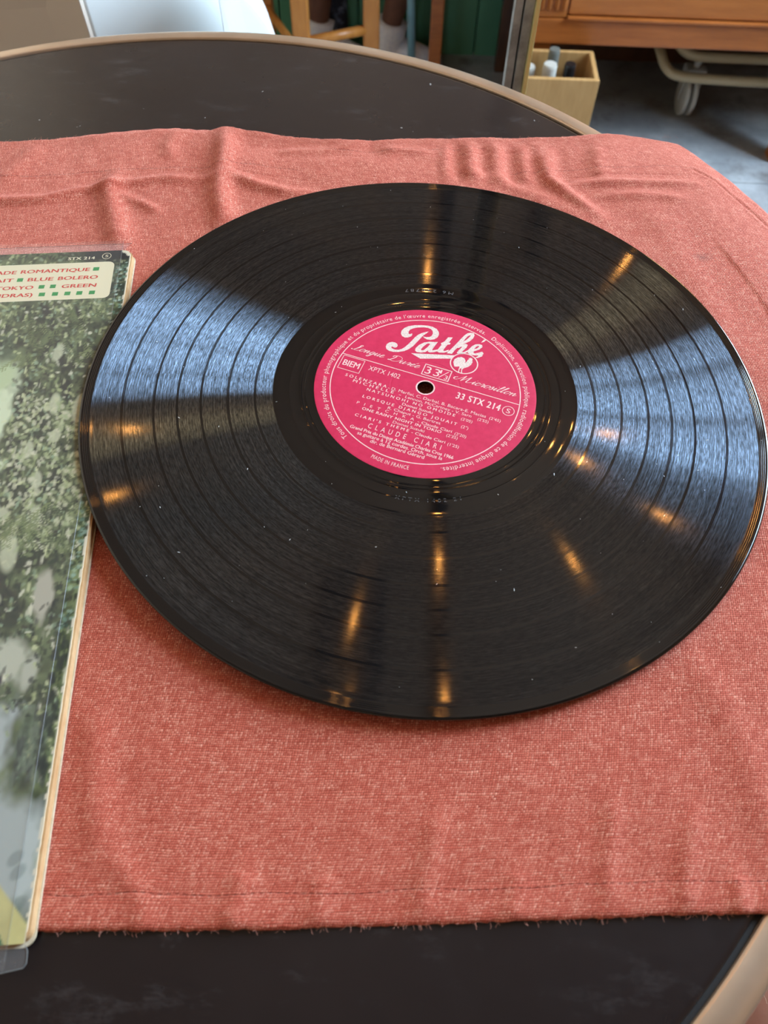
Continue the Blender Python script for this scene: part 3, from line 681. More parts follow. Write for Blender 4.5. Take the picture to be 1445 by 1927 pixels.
# big brand word drawn as outlines, in the label's own millimetres (homography of the label plane)
HL = [[0.0327985443, 0.0148639469, -33.025042], [0.0130651797, -0.0442977765, 34.2908959], [-3.98144249e-06, 7.31657856e-05, 1.0]]
def q7(p):
    x_, y_ = p; w = HL[2][0]*x_+HL[2][1]*y_+HL[2][2]
    return ((HL[0][0]*x_+HL[0][1]*y_+HL[0][2])/w, (HL[1][0]*x_+HL[1][1]*y_+HL[1][2])/w)
def Q(l): return [q7(p) for p in l]
ink = Ink(Z1)
ink.poly(Q([(400, 210), (402, 230), (385, 250), (345, 265), (300, 265), (262, 245), (247, 210), (258, 170), (295, 135), (350, 112), (430, 98), (520, 97), (610, 104), (680, 120), (735, 150), (762, 190), (765, 225), (745, 262), (705, 288), (650, 298), (600, 290), (565, 272), (546, 250), (590, 260), (635, 258), (668, 240), (682, 210), (678, 178), (655, 150), (610, 133), (550, 127), (470, 130), (410, 142), (368, 162), (350, 190), (354, 212), (368, 222), (385, 214)]))
ink.poly(Q([(625, 183), (590, 190), (530, 205), (480, 228), (440, 260), (400, 303), (350, 353), (300, 395), (260, 420), (215, 432), (170, 430), (130, 415), (115, 398), (122, 388), (138, 390), (155, 402), (178, 402), (197, 390), (204, 372), (195, 350), (170, 333), (130, 325), (90, 332), (55, 355), (42, 388), (50, 420), (85, 446), (140, 460), (210, 462), (290, 450), (350, 425), (410, 385), (460, 333), (510, 280), (555, 235), (600, 205)]), zo=0.001)
ink.poly(Q([(700, 326), (640, 322), (565, 332), (495, 365), (448, 408), (438, 440), (460, 462), (520, 470), (580, 462), (640, 425), (690, 380)]), [Q([(630, 345), (600, 350), (550, 390), (520, 425), (530, 440), (560, 435), (610, 395), (645, 355)])], zo=0.002)
ink.poly(Q([(705, 326), (750, 326), (700, 390), (672, 428), (680, 440), (730, 430), (760, 425), (740, 452), (700, 464), (640, 468), (612, 455), (622, 425), (660, 375)]), zo=0.003)
ink.poly(Q([(888, 262), (952, 264), (898, 335), (925, 340), (912, 360), (880, 362), (830, 425), (822, 445), (845, 448), (900, 430), (890, 455), (830, 472), (765, 470), (735, 452), (755, 418), (798, 365), (790, 342), (840, 318)]), zo=0.004)
ink.poly(Q([(1195, 200), (1150, 208), (1110, 235), (1060, 285), (1000, 350), (940, 410), (868, 478), (940, 486), (985, 430), (1040, 385), (1100, 352), (1180, 318), (1230, 275), (1248, 235), (1238, 208)]), [Q([(1188, 232), (1155, 248), (1115, 290), (1098, 318), (1130, 300), (1172, 266), (1196, 240)])], zo=0.005)
ink.poly(Q([(1010, 400), (1080, 360), (1130, 350), (1155, 366), (1140, 400), (1085, 450), (1080, 466), (1110, 460), (1165, 432), (1155, 462), (1090, 490), (1030, 492), (1005, 475), (1030, 440), (1075, 398), (1070, 388), (1030, 408)]), zo=0.006)
ink.poly(Q([(1310, 355), (1350, 368), (1355, 395), (1310, 430), (1240, 452), (1228, 465), (1250, 482), (1300, 472), (1350, 458), (1370, 480), (1350, 520), (1290, 545), (1250, 540), (1285, 525), (1300, 508), (1260, 508), (1190, 500), (1155, 475), (1165, 430), (1215, 380), (1260, 358)]), [Q([(1300, 378), (1270, 390), (1240, 425), (1280, 412), (1312, 388)])], zo=0.007)
ink.poly(Q([(1375, 292), (1408, 298), (1375, 325), (1335, 335)]))
ink.poly(Q([(385, 478), (985, 508), (940, 552), (510, 552)]))
ink.build('logo_word', M['logo_ink'], lab)
ink = Ink(Z1+0.01)
c0 = (11.9, 20.5)
ink.poly(Q([(972, 660), (958, 600), (975, 560), (1020, 535), (1070, 530), (1110, 548), (1125, 580), (1120, 612), (1135, 600), (1155, 570), (1175, 555), (1160, 540), (1185, 548), (1190, 535), (1200, 548), (1218, 540), (1212, 555), (1225, 565), (1215, 575), (1220, 600), (1200, 635), (1160, 665), (1105, 680), (1080, 700), (1075, 735), (1082, 750), (1062, 748), (1066, 700), (1072, 685), (1050, 685), (1040, 705), (1035, 740), (1045, 750), (1022, 745), (1032, 690), (1045, 665), (1020, 655), (1010, 666), (1000, 655), (990, 666), (982, 654)]))
ink.build('rooster_emblem', M['logo_ink'], lab)
ink = Ink(Z1+0.006); ink.ring(c0, 6.25, 0.55, n=72); ink.build('emblem_ring', M['ink'], lab)
mb = ringm(0.01, 5.9, 0); v = [(a+c0[0], b+c0[1], Z1+0.004) for a, b, c in mb.v]; mesh_obj('emblem_ground', v, mb.f, M['label'], lab)
# stamped matrix numbers in the dead wax
ink = Ink(-0.045)
ink.text('XPTX 1402 21', 0, 100, 0, 1.7, -0.012, 1.6, xf=around(61.6, -100.8, -75.2, 0, 100, out=False))
ink.build('stamped_numbers', M['stamp'], rec); ink = Ink(-0.045)
ink.text('M6 246787', 0, 100, 0, 1.9, -0.012, 1.5, xf=around(64.6, 78.5, 100.0, 0, 100, out=False))
ink.build('stamped_numbers', M['stamp'], rec)
# lint specks
mb = MB(); r_ = random.Random(5)
for k in range(120):
    a = r_.uniform(0, 2*PI); r0 = math.sqrt(r_.uniform(53**2, 148**2)); s0 = r_.uniform(0.08, 0.22); X, Y = r0*math.cos(a), r0*math.sin(a); b0 = r_.uniform(0, PI); L = s0*r_.choice([1, 1, 1, 2.5, 4])
    dx, dy = math.cos(b0)*L, math.sin(b0)*L; nx, ny = -math.sin(b0)*s0*0.6, math.cos(b0)*s0*0.6
    mb.add([(X-dx, Y-dy, 0.02), (X+nx, Y+ny, 0.1), (X+dx, Y+dy, 0.02), (X-nx, Y-ny, 0.02)], [(0, 3, 2, 1), (0, 3, 1), (3, 2, 1)])
tag(mb.build('dust_specks', M['lint'], rec), kind='stuff')

# ------------------------------------------------------------------ album sleeve
SZ0, SZ1 = 2.25, 6.9
slv = thing('album_sleeve', 'record sleeve printed with green foliage and a cream title panel, in clear plastic', 'record sleeve', (SL_O[0], SL_O[1], 0))
slv.rotation_euler = (0, 0, SL_A)
SW, SHT = 314.0, 309.5
# the printed face: a painted grid
RES = 0.6; nx = int(SW/RES)+1; ny = int(SHT/RES)+1
gx = np.linspace(-SW, 0, nx); gy = np.linspace(-SHT, 0, ny); GX, GY = np.meshgrid(gx, gy)     # rows: y
def lin(c): return np.array(srgb(*c)[:3])
img = np.zeros((ny, nx, 3))
n1 = vnoise(GX/9+40, GY/9+60, 21)+0.5*vnoise(GX/4, GY/4, 22)+0.3*vnoise(GX/1.8, GY/1.8, 23)
t = np.clip(0.5+n1*1.1, 0, 1)[..., None]
img[:] = lin((56, 62, 46))*(1-t)+lin((120, 130, 90))*t
def blob(cx, cy, rx, ry, col, soft=0.5, rag=0.5, seed=30, ang=0.0):
    c, s = math.cos(ang), math.sin(ang); dx = (GX-cx)*c+(GY-cy)*s; dy = -(GX-cx)*s+(GY-cy)*c
    d = np.sqrt((dx/rx)**2+(dy/ry)**2)+rag*(vnoise(GX/5, GY/7, seed)+0.5*vnoise(GX/2, GY/2.5, seed+1))
    k = np.clip((1-d)/soft, 0, 1)[..., None]; img[:] = img*(1-k)+lin(col)*k
blob(-57, -108, 19, 43, (214, 222, 186), 0.35, 0.55, 31); blob(-50, -84, 9, 16, (190, 202, 158), 0.5, 0.6, 33); blob(-70, -130, 26, 40, (204, 214, 186), 0.4, 0.4, 35)
blob(-52, -66, 7, 12, (84, 96, 72), 0.6, 0.7, 36)
blob(-22, -221, 11, 13, (192, 192, 170), 0.5, 0.7, 43); blob(-13, -196, 4.2, 15, (184, 178, 158), 0.4, 0.5, 44); blob(-13, -226, 3, 9, (186, 186, 166), 0.5, 0.5, 45)
blob(-34, -250, 24, 22, (178, 184, 178), 0.3, 0.35, 47); blob(-30, -286, 40, 26, (176, 182, 176), 0.3, 0.25, 48); blob(-90, -270, 70, 46, (172, 178, 172), 0.3, 0.3, 49)
blob(-9, -250, 5, 15, (100, 114, 88), 0.5, 0.8, 50); blob(-20, -232, 9, 5, (104, 114, 84), 0.6, 0.8, 52)
for (ax, ay), (bx_, by_), w_ in (((-38, -36), (-30, -56), 2.4), ((-30, -56), (-21, -84), 3.6), ((-21, -84), (-17, -104), 3.0), ((-29, -58), (-34, -76), 2.2), ((-24, -36), (-14, -60), 1.4)):
    blob((ax+bx_)/2, (ay+by_)/2, w_, math.hypot(bx_-ax, by_-ay)*0.62, (52, 54, 48), 0.6, 0.5, 55, math.atan2(bx_-ax, -(by_-ay)))
for q_ in ((-37, -98, 3.5, 26), (-33, -140, 4.5, 20), (-13, -72, 7, 20), (-9, -92, 4.5, 12), (-27, -118, 3, 16), (-16, -140, 4, 16), (-30, -190, 5, 14), (-22, -203, 5, 12)):
    blob(q_[0], q_[1], q_[2], q_[3], (60, 66, 50), 0.6, 0.7, 80)
def zone(cx, cy):
    if cx < -41 and -148 < cy < -66: return 0.10
    if cy < -262: return 0.02
    if cy < -238 and cx < -11: return 0.04
    if -236 < cy < -212 and cx < -11: return 0.25
    if abs(cx+13) < 3.5 and -209 < cy < -183: return 0.15
    return 1.0
pr = np.random.default_rng(12)
def stamp(cx, cy, L, w, ang, col, a=0.8):
    R = L+w+1; i0 = int((cx-R+SW)/RES); i1 = int((cx+R+SW)/RES)+1; j0 = int((cy-R+SHT)/RES); j1 = int((cy+R+SHT)/RES)+1
    i0 = max(i0, 0); j0 = max(j0, 0); i1 = min(i1, nx); j1 = min(j1, ny)
    if i1 <= i0 or j1 <= j0: return
    X = GX[j0:j1, i0:i1]-cx; Y = GY[j0:j1, i0:i1]-cy; c, s = math.cos(ang), math.sin(ang)
    d = ((X*c+Y*s)/L)**2+((-X*s+Y*c)/w)**2; k = (np.clip((1.15-d)*1.6, 0, 1)*a)[..., None]
    img[j0:j1, i0:i1] = img[j0:j1, i0:i1]*(1-k)+lin(col)*k
pal_l = [(214, 216, 166), (184, 190, 136), (150, 162, 110), (226, 222, 192), (160, 180, 146), (130, 152, 110)]
pal_d = [(40, 48, 38), (52, 62, 46), (66, 80, 56), (58, 56, 50), (34, 40, 38)]
for k in range(11000):
    cx = -pr.random()*120; cy = -pr.random()*300
    if pr.random() > zone(cx, cy): continue
    lt = 0.52 if (-160 < cy < -100) and -34 < cx else 0.36
    if -232 < cy < -183: lt = 0.2
    dark = pr.random() > lt; c = (pal_d if dark else pal_l)[pr.integers(5)]; a_ = pr.uniform(0.35, 0.8)
    if pr.random() < 0.6: stamp(cx, cy, pr.uniform(0.5, 1.5), pr.uniform(0.5, 1.2), pr.uniform(0, 3), c, a_)
    else: stamp(cx, cy, pr.uniform(1.2, 3.0), pr.uniform(0.4, 0.8), PI/2+pr.normal(0.15, 0.35), c, a_)
for cx, cy, a, b in ((-26, -70, 2.6, 6), (-23, -101, 2.4, 6.5), (-12.5, -104, 2.6, 8), (-29, -176, 3.6, 9), (-17, -108, 2, 3), (-20, -119, 2.5, 3.5), (-30, -126, 2, 5), (-24, -142, 2.2, 5), (-35, -158, 3, 4), (-22, -160, 3, 6), (-30, -196, 2, 3)):
    stamp(cx, cy, b, a, PI/2+pr.normal(0, 0.15), (206, 206, 172), 0.75)
for k in range(380): cx = -6-pr.random()*34; cy = -96-pr.random()*80; stamp(cx, cy, pr.uniform(0.8, 2.0), pr.uniform(0.5, 1.1), PI/2+pr.normal(0, .5), [(196, 198, 156), (214, 210, 176), (170, 180, 132)][pr.integers(3)], 0.6)
for k in range(70):                                                   # feathery strands
    cx = -pr.random()*44; cy = [-38-pr.random()*34, -152-pr.random()*18][k % 2]; a0 = pr.uniform(-0.5, 0.8); c = [(86, 98, 60), (108, 120, 76), (60, 70, 48), (132, 142, 92)][pr.integers(4)]
    for q_ in range(int(pr.integers(4, 9))):
        cx -= math.sin(a0)*1.5; cy -= math.cos(a0)*1.5; stamp(cx, cy, 0.9, 0.22, PI/2-a0, c, 0.7)
        for sgn in (-1, 1): stamp(cx+sgn*1.0, cy-0.6, 1.5, 0.24, PI/2-a0+sgn*0.8, c, 0.75)
for k in range(90): cx = -2-pr.random()*11; cy = -238-pr.random()*26; stamp(cx, cy, pr.uniform(1, 4), pr.uniform(0.5, 1.3), PI/2+pr.normal(0, .25), [(84, 96, 74), (120, 130, 108), (66, 70, 66)][pr.integers(3)], 0.5)
for k in range(60): stamp(-1.5-pr.random()*4, -205-pr.random()*56, pr.uniform(1, 3), pr.uniform(0.6, 1.5), PI/2, (54, 58, 54), 0.6)
for cx, cy in ((-7, -286), (-5.5, -290), (-4, -299)): stamp(cx, cy, 3, 2, 0.8, (112, 124, 118), 0.5)
stamp(-23.4, -229, 3.6, 1.3, 1.3, (62, 54, 62), 1.0)
dk = np.clip((GY+38)/4, 0, 1)*np.clip((GX+24)/3, 0, 1)*(GY > -40); k = (np.clip((GY+9)/3, 0, 1)*np.clip((GX+36)/6, 0, 1)*0.55+dk*0.45)[..., None]; img[:] = img*(1-k)+lin((44, 46, 46))*k
for k in range(46): stamp(-pr.random()*5-0.8, -8-pr.random()*44, pr.uniform(0.4, 1.1), pr.uniform(0.4, 0.9), 0, [(120, 150, 134), (176, 194, 176), (90, 116, 100)][pr.integers(3)], 0.8)
for k in range(60): stamp(-pr.random()*5-0.8, -150-pr.random()*60, pr.uniform(0.4, 1.3), pr.uniform(0.4, 1.1), 0, [(108, 134, 116), (140, 162, 142), (70, 90, 76)][pr.integers(3)], 0.7)
yel = (GY < -293+(-10.2-GX)*-1.0) & (GX+GY > -1e9)
ln = -293.1-(GX+10.2)*1.12                                             # yellow corner flash and green under it
k = np.clip((ln-GY)*1.5, 0, 1)[..., None]; img[:] = img*(1-k)+(lin((206, 196, 134))*(0.9+0.25*n1[..., None]))*k
k = np.clip((ln-9.5-(GX+10)*0.6-GY)*1.5, 0, 1)[..., None]; img[:] = img*(1-k)+lin((66, 110, 74))*k
CR = 4.0                                                              # worn rounded corner
inside = ~((GX > -CR) & (GY > -CR) & (np.hypot(GX+CR, GY+CR) > CR))
vid = -np.ones((ny, nx), int)
wear = 0.45+0.75*vnoise(GY/2.0, GX*0, 61)
wmask = (GX > -wear) | ((GX > -4.4) & (GY > -4.4) & (np.hypot(GX+CR+1, GY+CR+1) > CR-0.6))
img[wmask] = lin((210, 200, 176))
me = bpy.data.meshes.new('printed_cover'); ids = np.arange(nx*ny).reshape(ny, nx)
q = np.stack([ids[:-1, :-1], ids[:-1, 1:], ids[1:, 1:], ids[1:, :-1]], -1).reshape(-1, 4); ok = inside.ravel()[q].all(axis=1); q = q[ok]
me.from_pydata(np.c_[GX.ravel()*MM, GY.ravel()*MM, np.full(nx*ny, (SZ1+0.05)*MM)].tolist(), [], q.tolist()); me.update()
ca = me.color_attributes.new('Col', 'FLOAT_COLOR', 'POINT'); ca.data.foreach_set('color', np.c_[img.reshape(-1, 3), np.ones(nx*ny)].ravel())
bm = bmesh.new(); bm.from_mesh(me); bmesh.ops.delete(bm, geom=[v for v in bm.verts if not v.link_faces], context='VERTS'); bm.to_mesh(me); bm.free()
me.materials.append(M['print']); po = bpy.data.objects.new('printed_cover', me); COL.objects.link(po); po.parent = slv
def rounded(x0, x1, y0, y1, r, n=6):
    out = []
    for cx, cy, a in ((x1-r, y1-r, 0), (x0+r, y1-r, PI/2), (x0+r, y0+r, PI), (x1-r, y0+r, 1.5*PI)):
        for i in range(n+1): out.append((cx+r*math.cos(a+PI/2*i/n), cy+r*math.sin(a+PI/2*i/n)))
    return out
def slab(name, pts, z0, z1, m, parent, jag=0.0, loc=None):
    n = len(pts); v = [(a, b, z0) for a, b in pts]+[(a, b, z1) for a, b in pts]
    f = [tuple(range(n))[::-1], tuple(range(n, 2*n))]+[(i, (i+1) % n, n+(i+1) % n, n+i) for i in range(n)]
    return mesh_obj(name, v, f, m, parent)
slab('back_board', rounded(-SW, 1.3, -SHT-0.8, 0.3, 3.5), SZ0, SZ0+0.7, M['card_w'], slv)
slab('inner_layers', rounded(-SW+1, 0.75, -SHT+0.6, -0.8, 3), SZ0+0.7, SZ1-0.55, M['card'], slv)
# frayed front board edge
pts = rounded(-SW, 0.0, -SHT, 0.0, 4.0)
i0 = len(pts)-7
fr = [(0.0+0.28*float(vnoise(np.array(yy/1.7), np.array(0.3), 71)), yy) for yy in np.arange(-SHT+4.5, -4.5, 1.2)]
pts = pts[:i0]+pts[i0:]+fr
slab('front_board', pts, SZ1-0.55, SZ1, M['card_w'], slv)
ink = Ink(SZ1+0.10)
ink.poly(rounded(-250, -7.2, -35.0, -8.4, 3.2, 6)); ink.build('title_panel', M['banner'], slv)
ink = Ink(SZ1+0.14); T_ = ink.text
T_('ROMANTIQUE', -52.5, -19.1, -15.0, 2.4, 0.055, 1.02, 0.1); T_('ADE', -64.6, -54.8, -15.2, 2.4, 0.055, 1.02, 0.1)
T_('BLUE', -48.2, -36.1, -20.9, 2.4, 0.055, 1.02, 0.1); T_('BOLERO', -33.6, -14.5, -20.8, 2.4, 0.055, 1.02, 0.1); T_('AIT', -64.4, -55.2, -20.9, 2.4, 0.055, 1.02, 0.1)
T_('TOKYO', -62.6, -44.8, -26.6, 2.4, 0.055, 1.02, 0.1); T_('GREEN', -31.0, -14.6, -26.7, 2.4, 0.055, 1.02, 0.1); T_('NDRAS)', -62.8, -44.3, -31.9, 2.4, 0.055, 1.02, 0.1)
ink.build('title_lettering', M['red_ink'], slv)
ink = Ink(SZ1+0.14)
for a, b, y0 in ((-17.4, -14.5, -14.9), (-53.4, -50.6, -20.9), (-42.1, -39.4, -26.5), (-36.7, -34.0, -26.5), (-41.2, -38.3, -32.0), (-34.9, -32.1, -32.0), (-29.0, -26.2, -32.0), (-23.3, -20.5, -32.0), (-17.3, -14.5, -32.0)):
    ink.poly([(a, y0), (b, y0), (b+0.15, y0+2.5), (a+0.15, y0+2.5)])
ink.build('green_squares', M['green_ink'], slv)
ink = Ink(SZ1+0.10); ink.text('STX 214', -30.7, -17.6, -6.1, 2.0, 0.05, 1.05); ink.text('S', -12.5, -11.0, -4.9, 1.7, 0.02); ink.ring((-11.8, -4.1), 2.15, 0.3, n=40); ink.build('catalogue_number', M['banner'], slv)
# clear outer plastic
def sheet(name, pts, z, m): return mesh_obj(name, [(a, b, z) for a, b in pts][::1], [tuple(range(len(pts)))], m, slv)
sheet('plastic_film', [(-SW, -316.0), (-4.6, -316.0), (-4.0, 7.2), (-SW, 7.2)], SZ1+0.30, M['plastic_t'])
sheet('plastic_overhang', [(-SW, 0.6), (-5.6, 0.6), (-1.2, 6.9), (-SW, 6.6)], SZ1-1.8, M['plastic'])
flap = [(-SW, -310.2), (-5.0, -310.2), (-0.2, -310.0), (0.6, -311.4), (0.8, -314.6), (0.0, -315.8), (-6.0, -316.6), (-SW, -317.0)]
sheet('plastic_flap', flap, SZ1-1.2, M['plastic'])
mb = MB(); mb.tube([(p[0], p[1], SZ1-1.1) for p in flap[2:]], 0.14, 6); mb.tube([(-4.5, 6.8, SZ1+0.4), (-4.7, -100, SZ1+0.4), (-4.9, -220, SZ1+0.42), (-5.0, -314, SZ1+0.42)], 0.045, 5)
mb.tube([(-SW, 7.0, SZ1-1.7), (-1.0, 7.2, SZ1-1.7)], 0.10, 5)
mb.build('plastic_fold', M['plastic_e'], slv)

# ------------------------------------------------------------------ things around the table
# dresser
DX0, DX1, DYF, DYB = 206, 1380, 1375, 1790
dr = thing('wooden_sideboard', 'orange-brown wooden sideboard with fluted corner standing on short legs behind the table', 'sideboard', (DX0, DYF, FLOOR))
def L(x, y, z): return (x-DX0, y-DYF, z-FLOOR)
mb = MB(); mb.box(*sum(zip(L(DX0, DYF+14, -462), L(DX1, DYB, 140)), ())) if False else None
def dbox(name, x0, x1, y0, y1, z0, z1, m, bev=2.0, parent=None):
    mb = MB(); mb.box(x0-DX0, x1-DX0, y0-DYF, y1-DYF, z0-FLOOR, z1-FLOOR, bev); return mb.build(name, m, parent or dr)
dbox('carcass', DX0, DX1, DYF+16, DYB, -500, 140, M['wood_d']); dbox('plinth_board', DX0, DX1, DYF, DYF+15, -506, -460, M['wood_h'], 3)
dbox('back_panel', DX0, DX1+100, DYB+2, DYB+12, FLOOR, 138, M['wood_d'])  # board added down to the floor to darken the space underneath
dbox('top', DX0-12, DX1+12, DYF-10, DYB, 140, 165, M['wood_h'], 5)
dbox('ledge', 276, DX1, DYF-6, DYF+15, -459.5, -454, M['wood_h'], 1.5)
pil = dbox('corner_post', DX0, 275, DYF+2, DYF+15, -459, 139, M['wood'], 3)
for k in range(4):
    mb = MB(); cx = 225+k*14-DX0; mb.tube([(cx, 2.5, -446-FLOOR), (cx, 1.5, -442-FLOOR), (cx, 1.5, 120-FLOOR), (cx, 2.5, 124-FLOOR)], [2.0, 4.4, 4.4, 2], 10); mb.build('fluting', M['wood'], pil, True)
for k, (a, b) in enumerate(((277, 826), (830, 1378))):
    dw = dbox('door', a, b, DYF+1, DYF+15, -452, 130, M['wood'], 3)
    mb = MB(); mb.tube([((a+b)/2-DX0-60, -14, 500), ((a+b)/2-DX0-50, -22, 500), ((a+b)/2-DX0+50, -22, 500), ((a+b)/2-DX0+60, -14, 500)], 5, 8); mb.build('handle', M['brass'], dw, True)
for a, b in ((DX0+2, DYF+8), (778, DYF+2), (1330, DYF+8), (DX0+2, DYB-60), (1330, DYB-60)):
    mb = MB(); x0 = a-DX0; y0 = b-DYF; mb.hexa([(x0+4, y0+4, 0), (x0+42, y0+4, 0), (x0+42, y0+42, 0), (x0+4, y0+42, 0), (x0, y0, 240), (x0+48, y0, 240), (x0+48, y0+48, 240), (x0, y0+48, 240)], 2); mb.build('leg', M['wood'], dr)

# crate under the sideboard
cr = thing('wooden_crate', 'plain tan open wooden crate of jars on the floor under the sideboard corner', 'crate', (180, 1240, FLOOR))
Wc, Dc, Hc, t_ = 156, 118, 237, 9
for nm, bx in (('front_panel', (0, Wc, 0, t_, 0, Hc)), ('back_panel', (0, Wc, Dc-t_, Dc, 0, Hc-4)), ('side_panel', (0, t_, t_, Dc-t_, 0, Hc-2)), ('side_panel', (Wc-t_, Wc, t_, Dc-t_, 0, Hc-2)), ('bottom_panel', (t_, Wc-t_, t_, Dc-t_, 4, 14))):
    mb = MB(); mb.box(*bx, 1.5); mb.build(nm, M['box'], cr)
def jar(x, y, z, r, h, lab_, m, mlid):
    j = thing('glass_jar', lab_, 'jar', (x, y, z), 'jars in the wooden crate')
    mb = MB(); mb.lathe([(0, 0), (r*0.9, 0), (r, r*0.15), (r, h*0.75), (r*0.92, h*0.86), (r*0.7, h*0.92), (r*0.7, h*0.96), (0, h*0.96)], 20); mb.build('body', m, j, True)
    mb = MB(); mb.lathe([(0, h*0.94), (r*0.78, h*0.94), (r*0.78, h*1.08), (r*0.7, h*1.1), (0, h*1.1)], 20); mb.build('lid', mlid, j)
for a in ((208, 1300, -726, 16, 196, 'greyish glass jar at the left end of the wooden crate', 'glassware', 'castor'), (246, 1284, -726, 17, 208, 'white-topped jar in the middle of the wooden crate', 'glassware', 'castor'), (286, 1296, -726, 14, 204, 'dim jar beside the right wall of the wooden crate', 'glassware', 'black'), (256, 1326, -726, 14, 214, 'dark-lidded jar at the back of the wooden crate', 'black', 'glassware')):
    jar(a[0], a[1], a[2], a[3], a[4], a[5], M[a[6]], M[a[7]])

# folded frame on castors under the sideboard
ff = thing('folded_frame', 'cream tubular folded frame on a castor pushed under the sideboard', 'folding frame', (618, 1568, FLOOR))
def fl(p): return (p[0]-618, p[1]-1568, p[2]-FLOOR)
for pts in ([(545, 1800, -600), (528, 1640, -600), (530, 1570, -606), (540, 1540, -620), (560, 1524, -630), (600, 1516, -632), (680, 1506, -630), (760, 1498, -627), (1000, 1480, -620), (1250, 1470, -610)],
            [(590, 1800, -586), (566, 1640, -586), (566, 1585, -590), (580, 1566, -600), (610, 1556, -606), (700, 1552, -606), (800, 1550, -604), (1000, 1545, -600), (1250, 1540, -596)]):
    mb = MB(); mb.tube([fl(p) for p in catmull(pts, 5)], 10.5, 10); mb.build('tube', M['beige'], ff, True)
for cx, cy in ((618, 1568), (1180, 1560)):
    dx, dy = cx-618, cy-1568; c = MB()
    c.box(dx-22, dx+22, dy-20, dy+20, 84, 106, 4); c.tube([(dx, dy, 106), (dx, dy-8, 128)], 8, 10)
    c.hexa([(dx-20, dy-9, 36), (dx-17, dy-9, 36), (dx-17, dy+9, 36), (dx-20, dy+9, 36), (dx-20, dy-15, 102), (dx-17, dy-15, 102), (dx-17, dy+15, 102), (dx-20, dy+15, 102)])
    c.hexa([(dx+17, dy-9, 36), (dx+20, dy-9, 36), (dx+20, dy+9, 36), (dx+17, dy+9, 36), (dx+17, dy-15, 102), (dx+20, dy-15, 102), (dx+20, dy+15, 102), (dx+17, dy+15, 102)])
    cs = c.build('castor', M['castor'], ff)
    for s_ in (-9, 9):
        w_ = MB(); w_.lathe([(0, -5), (40, -5), (44, -3), (44, 3), (40, 5), (0, 5)], 28); w_.v = [(dx+s_+v[2], dy+v[0], 44+v[1]) for v in w_.v]; w_.build('wheel', M['castor'], cs, True)

# brass-edged glazed partition just behind the table
gp = thing('partition_post', 'slim grey metal partition post with a shiny brass edge behind the table rim', 'post', (80, 452, FLOOR))
for nm, x0, x1, y0, y1, m, z1 in (('brass_strip', 4.0, 7.6, -3, 8, 'brass', 1500), ('metal_channel', -4.0, 3.9, 2, 16, 'alu', 1500), ('outer_channel', -12.0, -5.2, 4, 18, 'alu', 1500), ('dark_gap', -5.1, -4.1, 8, 16, 'seam', 1495)):
    mb = MB(); mb.box(x0, x1, y0, y1, 0, z1, 0.6 if nm != 'dark_gap' else 0); mb.build(nm, M[m], gp)
gp = thing('silver_post', 'thin silver metal upright beyond the white tub chair', 'post', (-352, 1500, FLOOR))
for nm, x0, x1, m in (('tube', -8, 4, 'alu'), ('tube', 10, 20, 'alu')):
    mb = MB(); mb.box(x0, x1, -8, 8, 0, 1400, 2); mb.build(nm, M[m], gp)

# white boxy tub chair
wc = thing('white_tub_chair', 'glossy white boxy tub chair pushed close behind the far left table rim', 'chair', (-280, 460, FLOOR))
def wl(*p): return [(a+280, b-460, c-FLOOR) for a, b, c in p]
mb = MB(); mb.hexa(wl((-268, 462, FLOOR+60), (-176, 560, FLOOR+60), (-300, 900, FLOOR+60), (-560, 620, FLOOR+60), (-284, 440, 22), (-193, 545, 22), (-290, 900, 22), (-620, 620, 22)), 3)
mb.build('shell', M['white'], wc, True)
mb = MB(); mb.hexa(wl((-640, 640, FLOOR+70), (-275, 452, FLOOR+70), (-272, 456, FLOOR+70), (-636, 650, FLOOR+70), (-690, 590, 20), (-285.5, 436.5, 20), (-283.5, 440, 20), (-686, 600, 20)), 0.8)
mb.build('side_panel', M['white_shade'], wc)
# rounded arm behind, right of the shell
pts = [(-172, -26), (-160, -30), (-150, -36), (-141, -46), (-134, -58), (-128, -76), (-122, -110), (-118, -200), (-118, -380), (-170, -380)]
P2 = [np.array(p, float) for p in pts]; P2 = catmull(pts[:8], 5)+[np.array(p) for p in pts[8:]]
n = len(P2); bm = bmesh.new()
def arm(p, dy):
    y_ = 446+(p[0]+172)*1.1+dy; f_ = (446+(p[0]+172)*1.1+234.6)/680.6; return bm.verts.new(wl((-11+(p[0]+11)*f_-dy*0.25, y_, 266+(p[1]-266)*f_))[0])
vs = [arm(p, 0) for p in P2]; vb = [arm(p, 60) for p in P2]
bm.faces.new(vs[::-1]); bm.faces.new(vb)
for i in range(n): bm.faces.new((vs[i], vs[(i+1) % n], vb[(i+1) % n], vb[i]))
bmesh.ops.bevel(bm, geom=[e for e in bm.edges if abs(e.verts[0].co.y-e.verts[1].co.y) < 1], offset=3, segments=3, affect='EDGES')
mb = MB(); mb.bm(bm); mb.build('armrest', M['white'], wc)
for a, b in ((-290, 520), (-200, 560), (-300, 820), (-520, 640)):
    mb = MB(); mb.tube(wl((a, b, FLOOR), (a, b, FLOOR+62)), [9, 13], 12); mb.build('leg', M['alu'], wc, True)

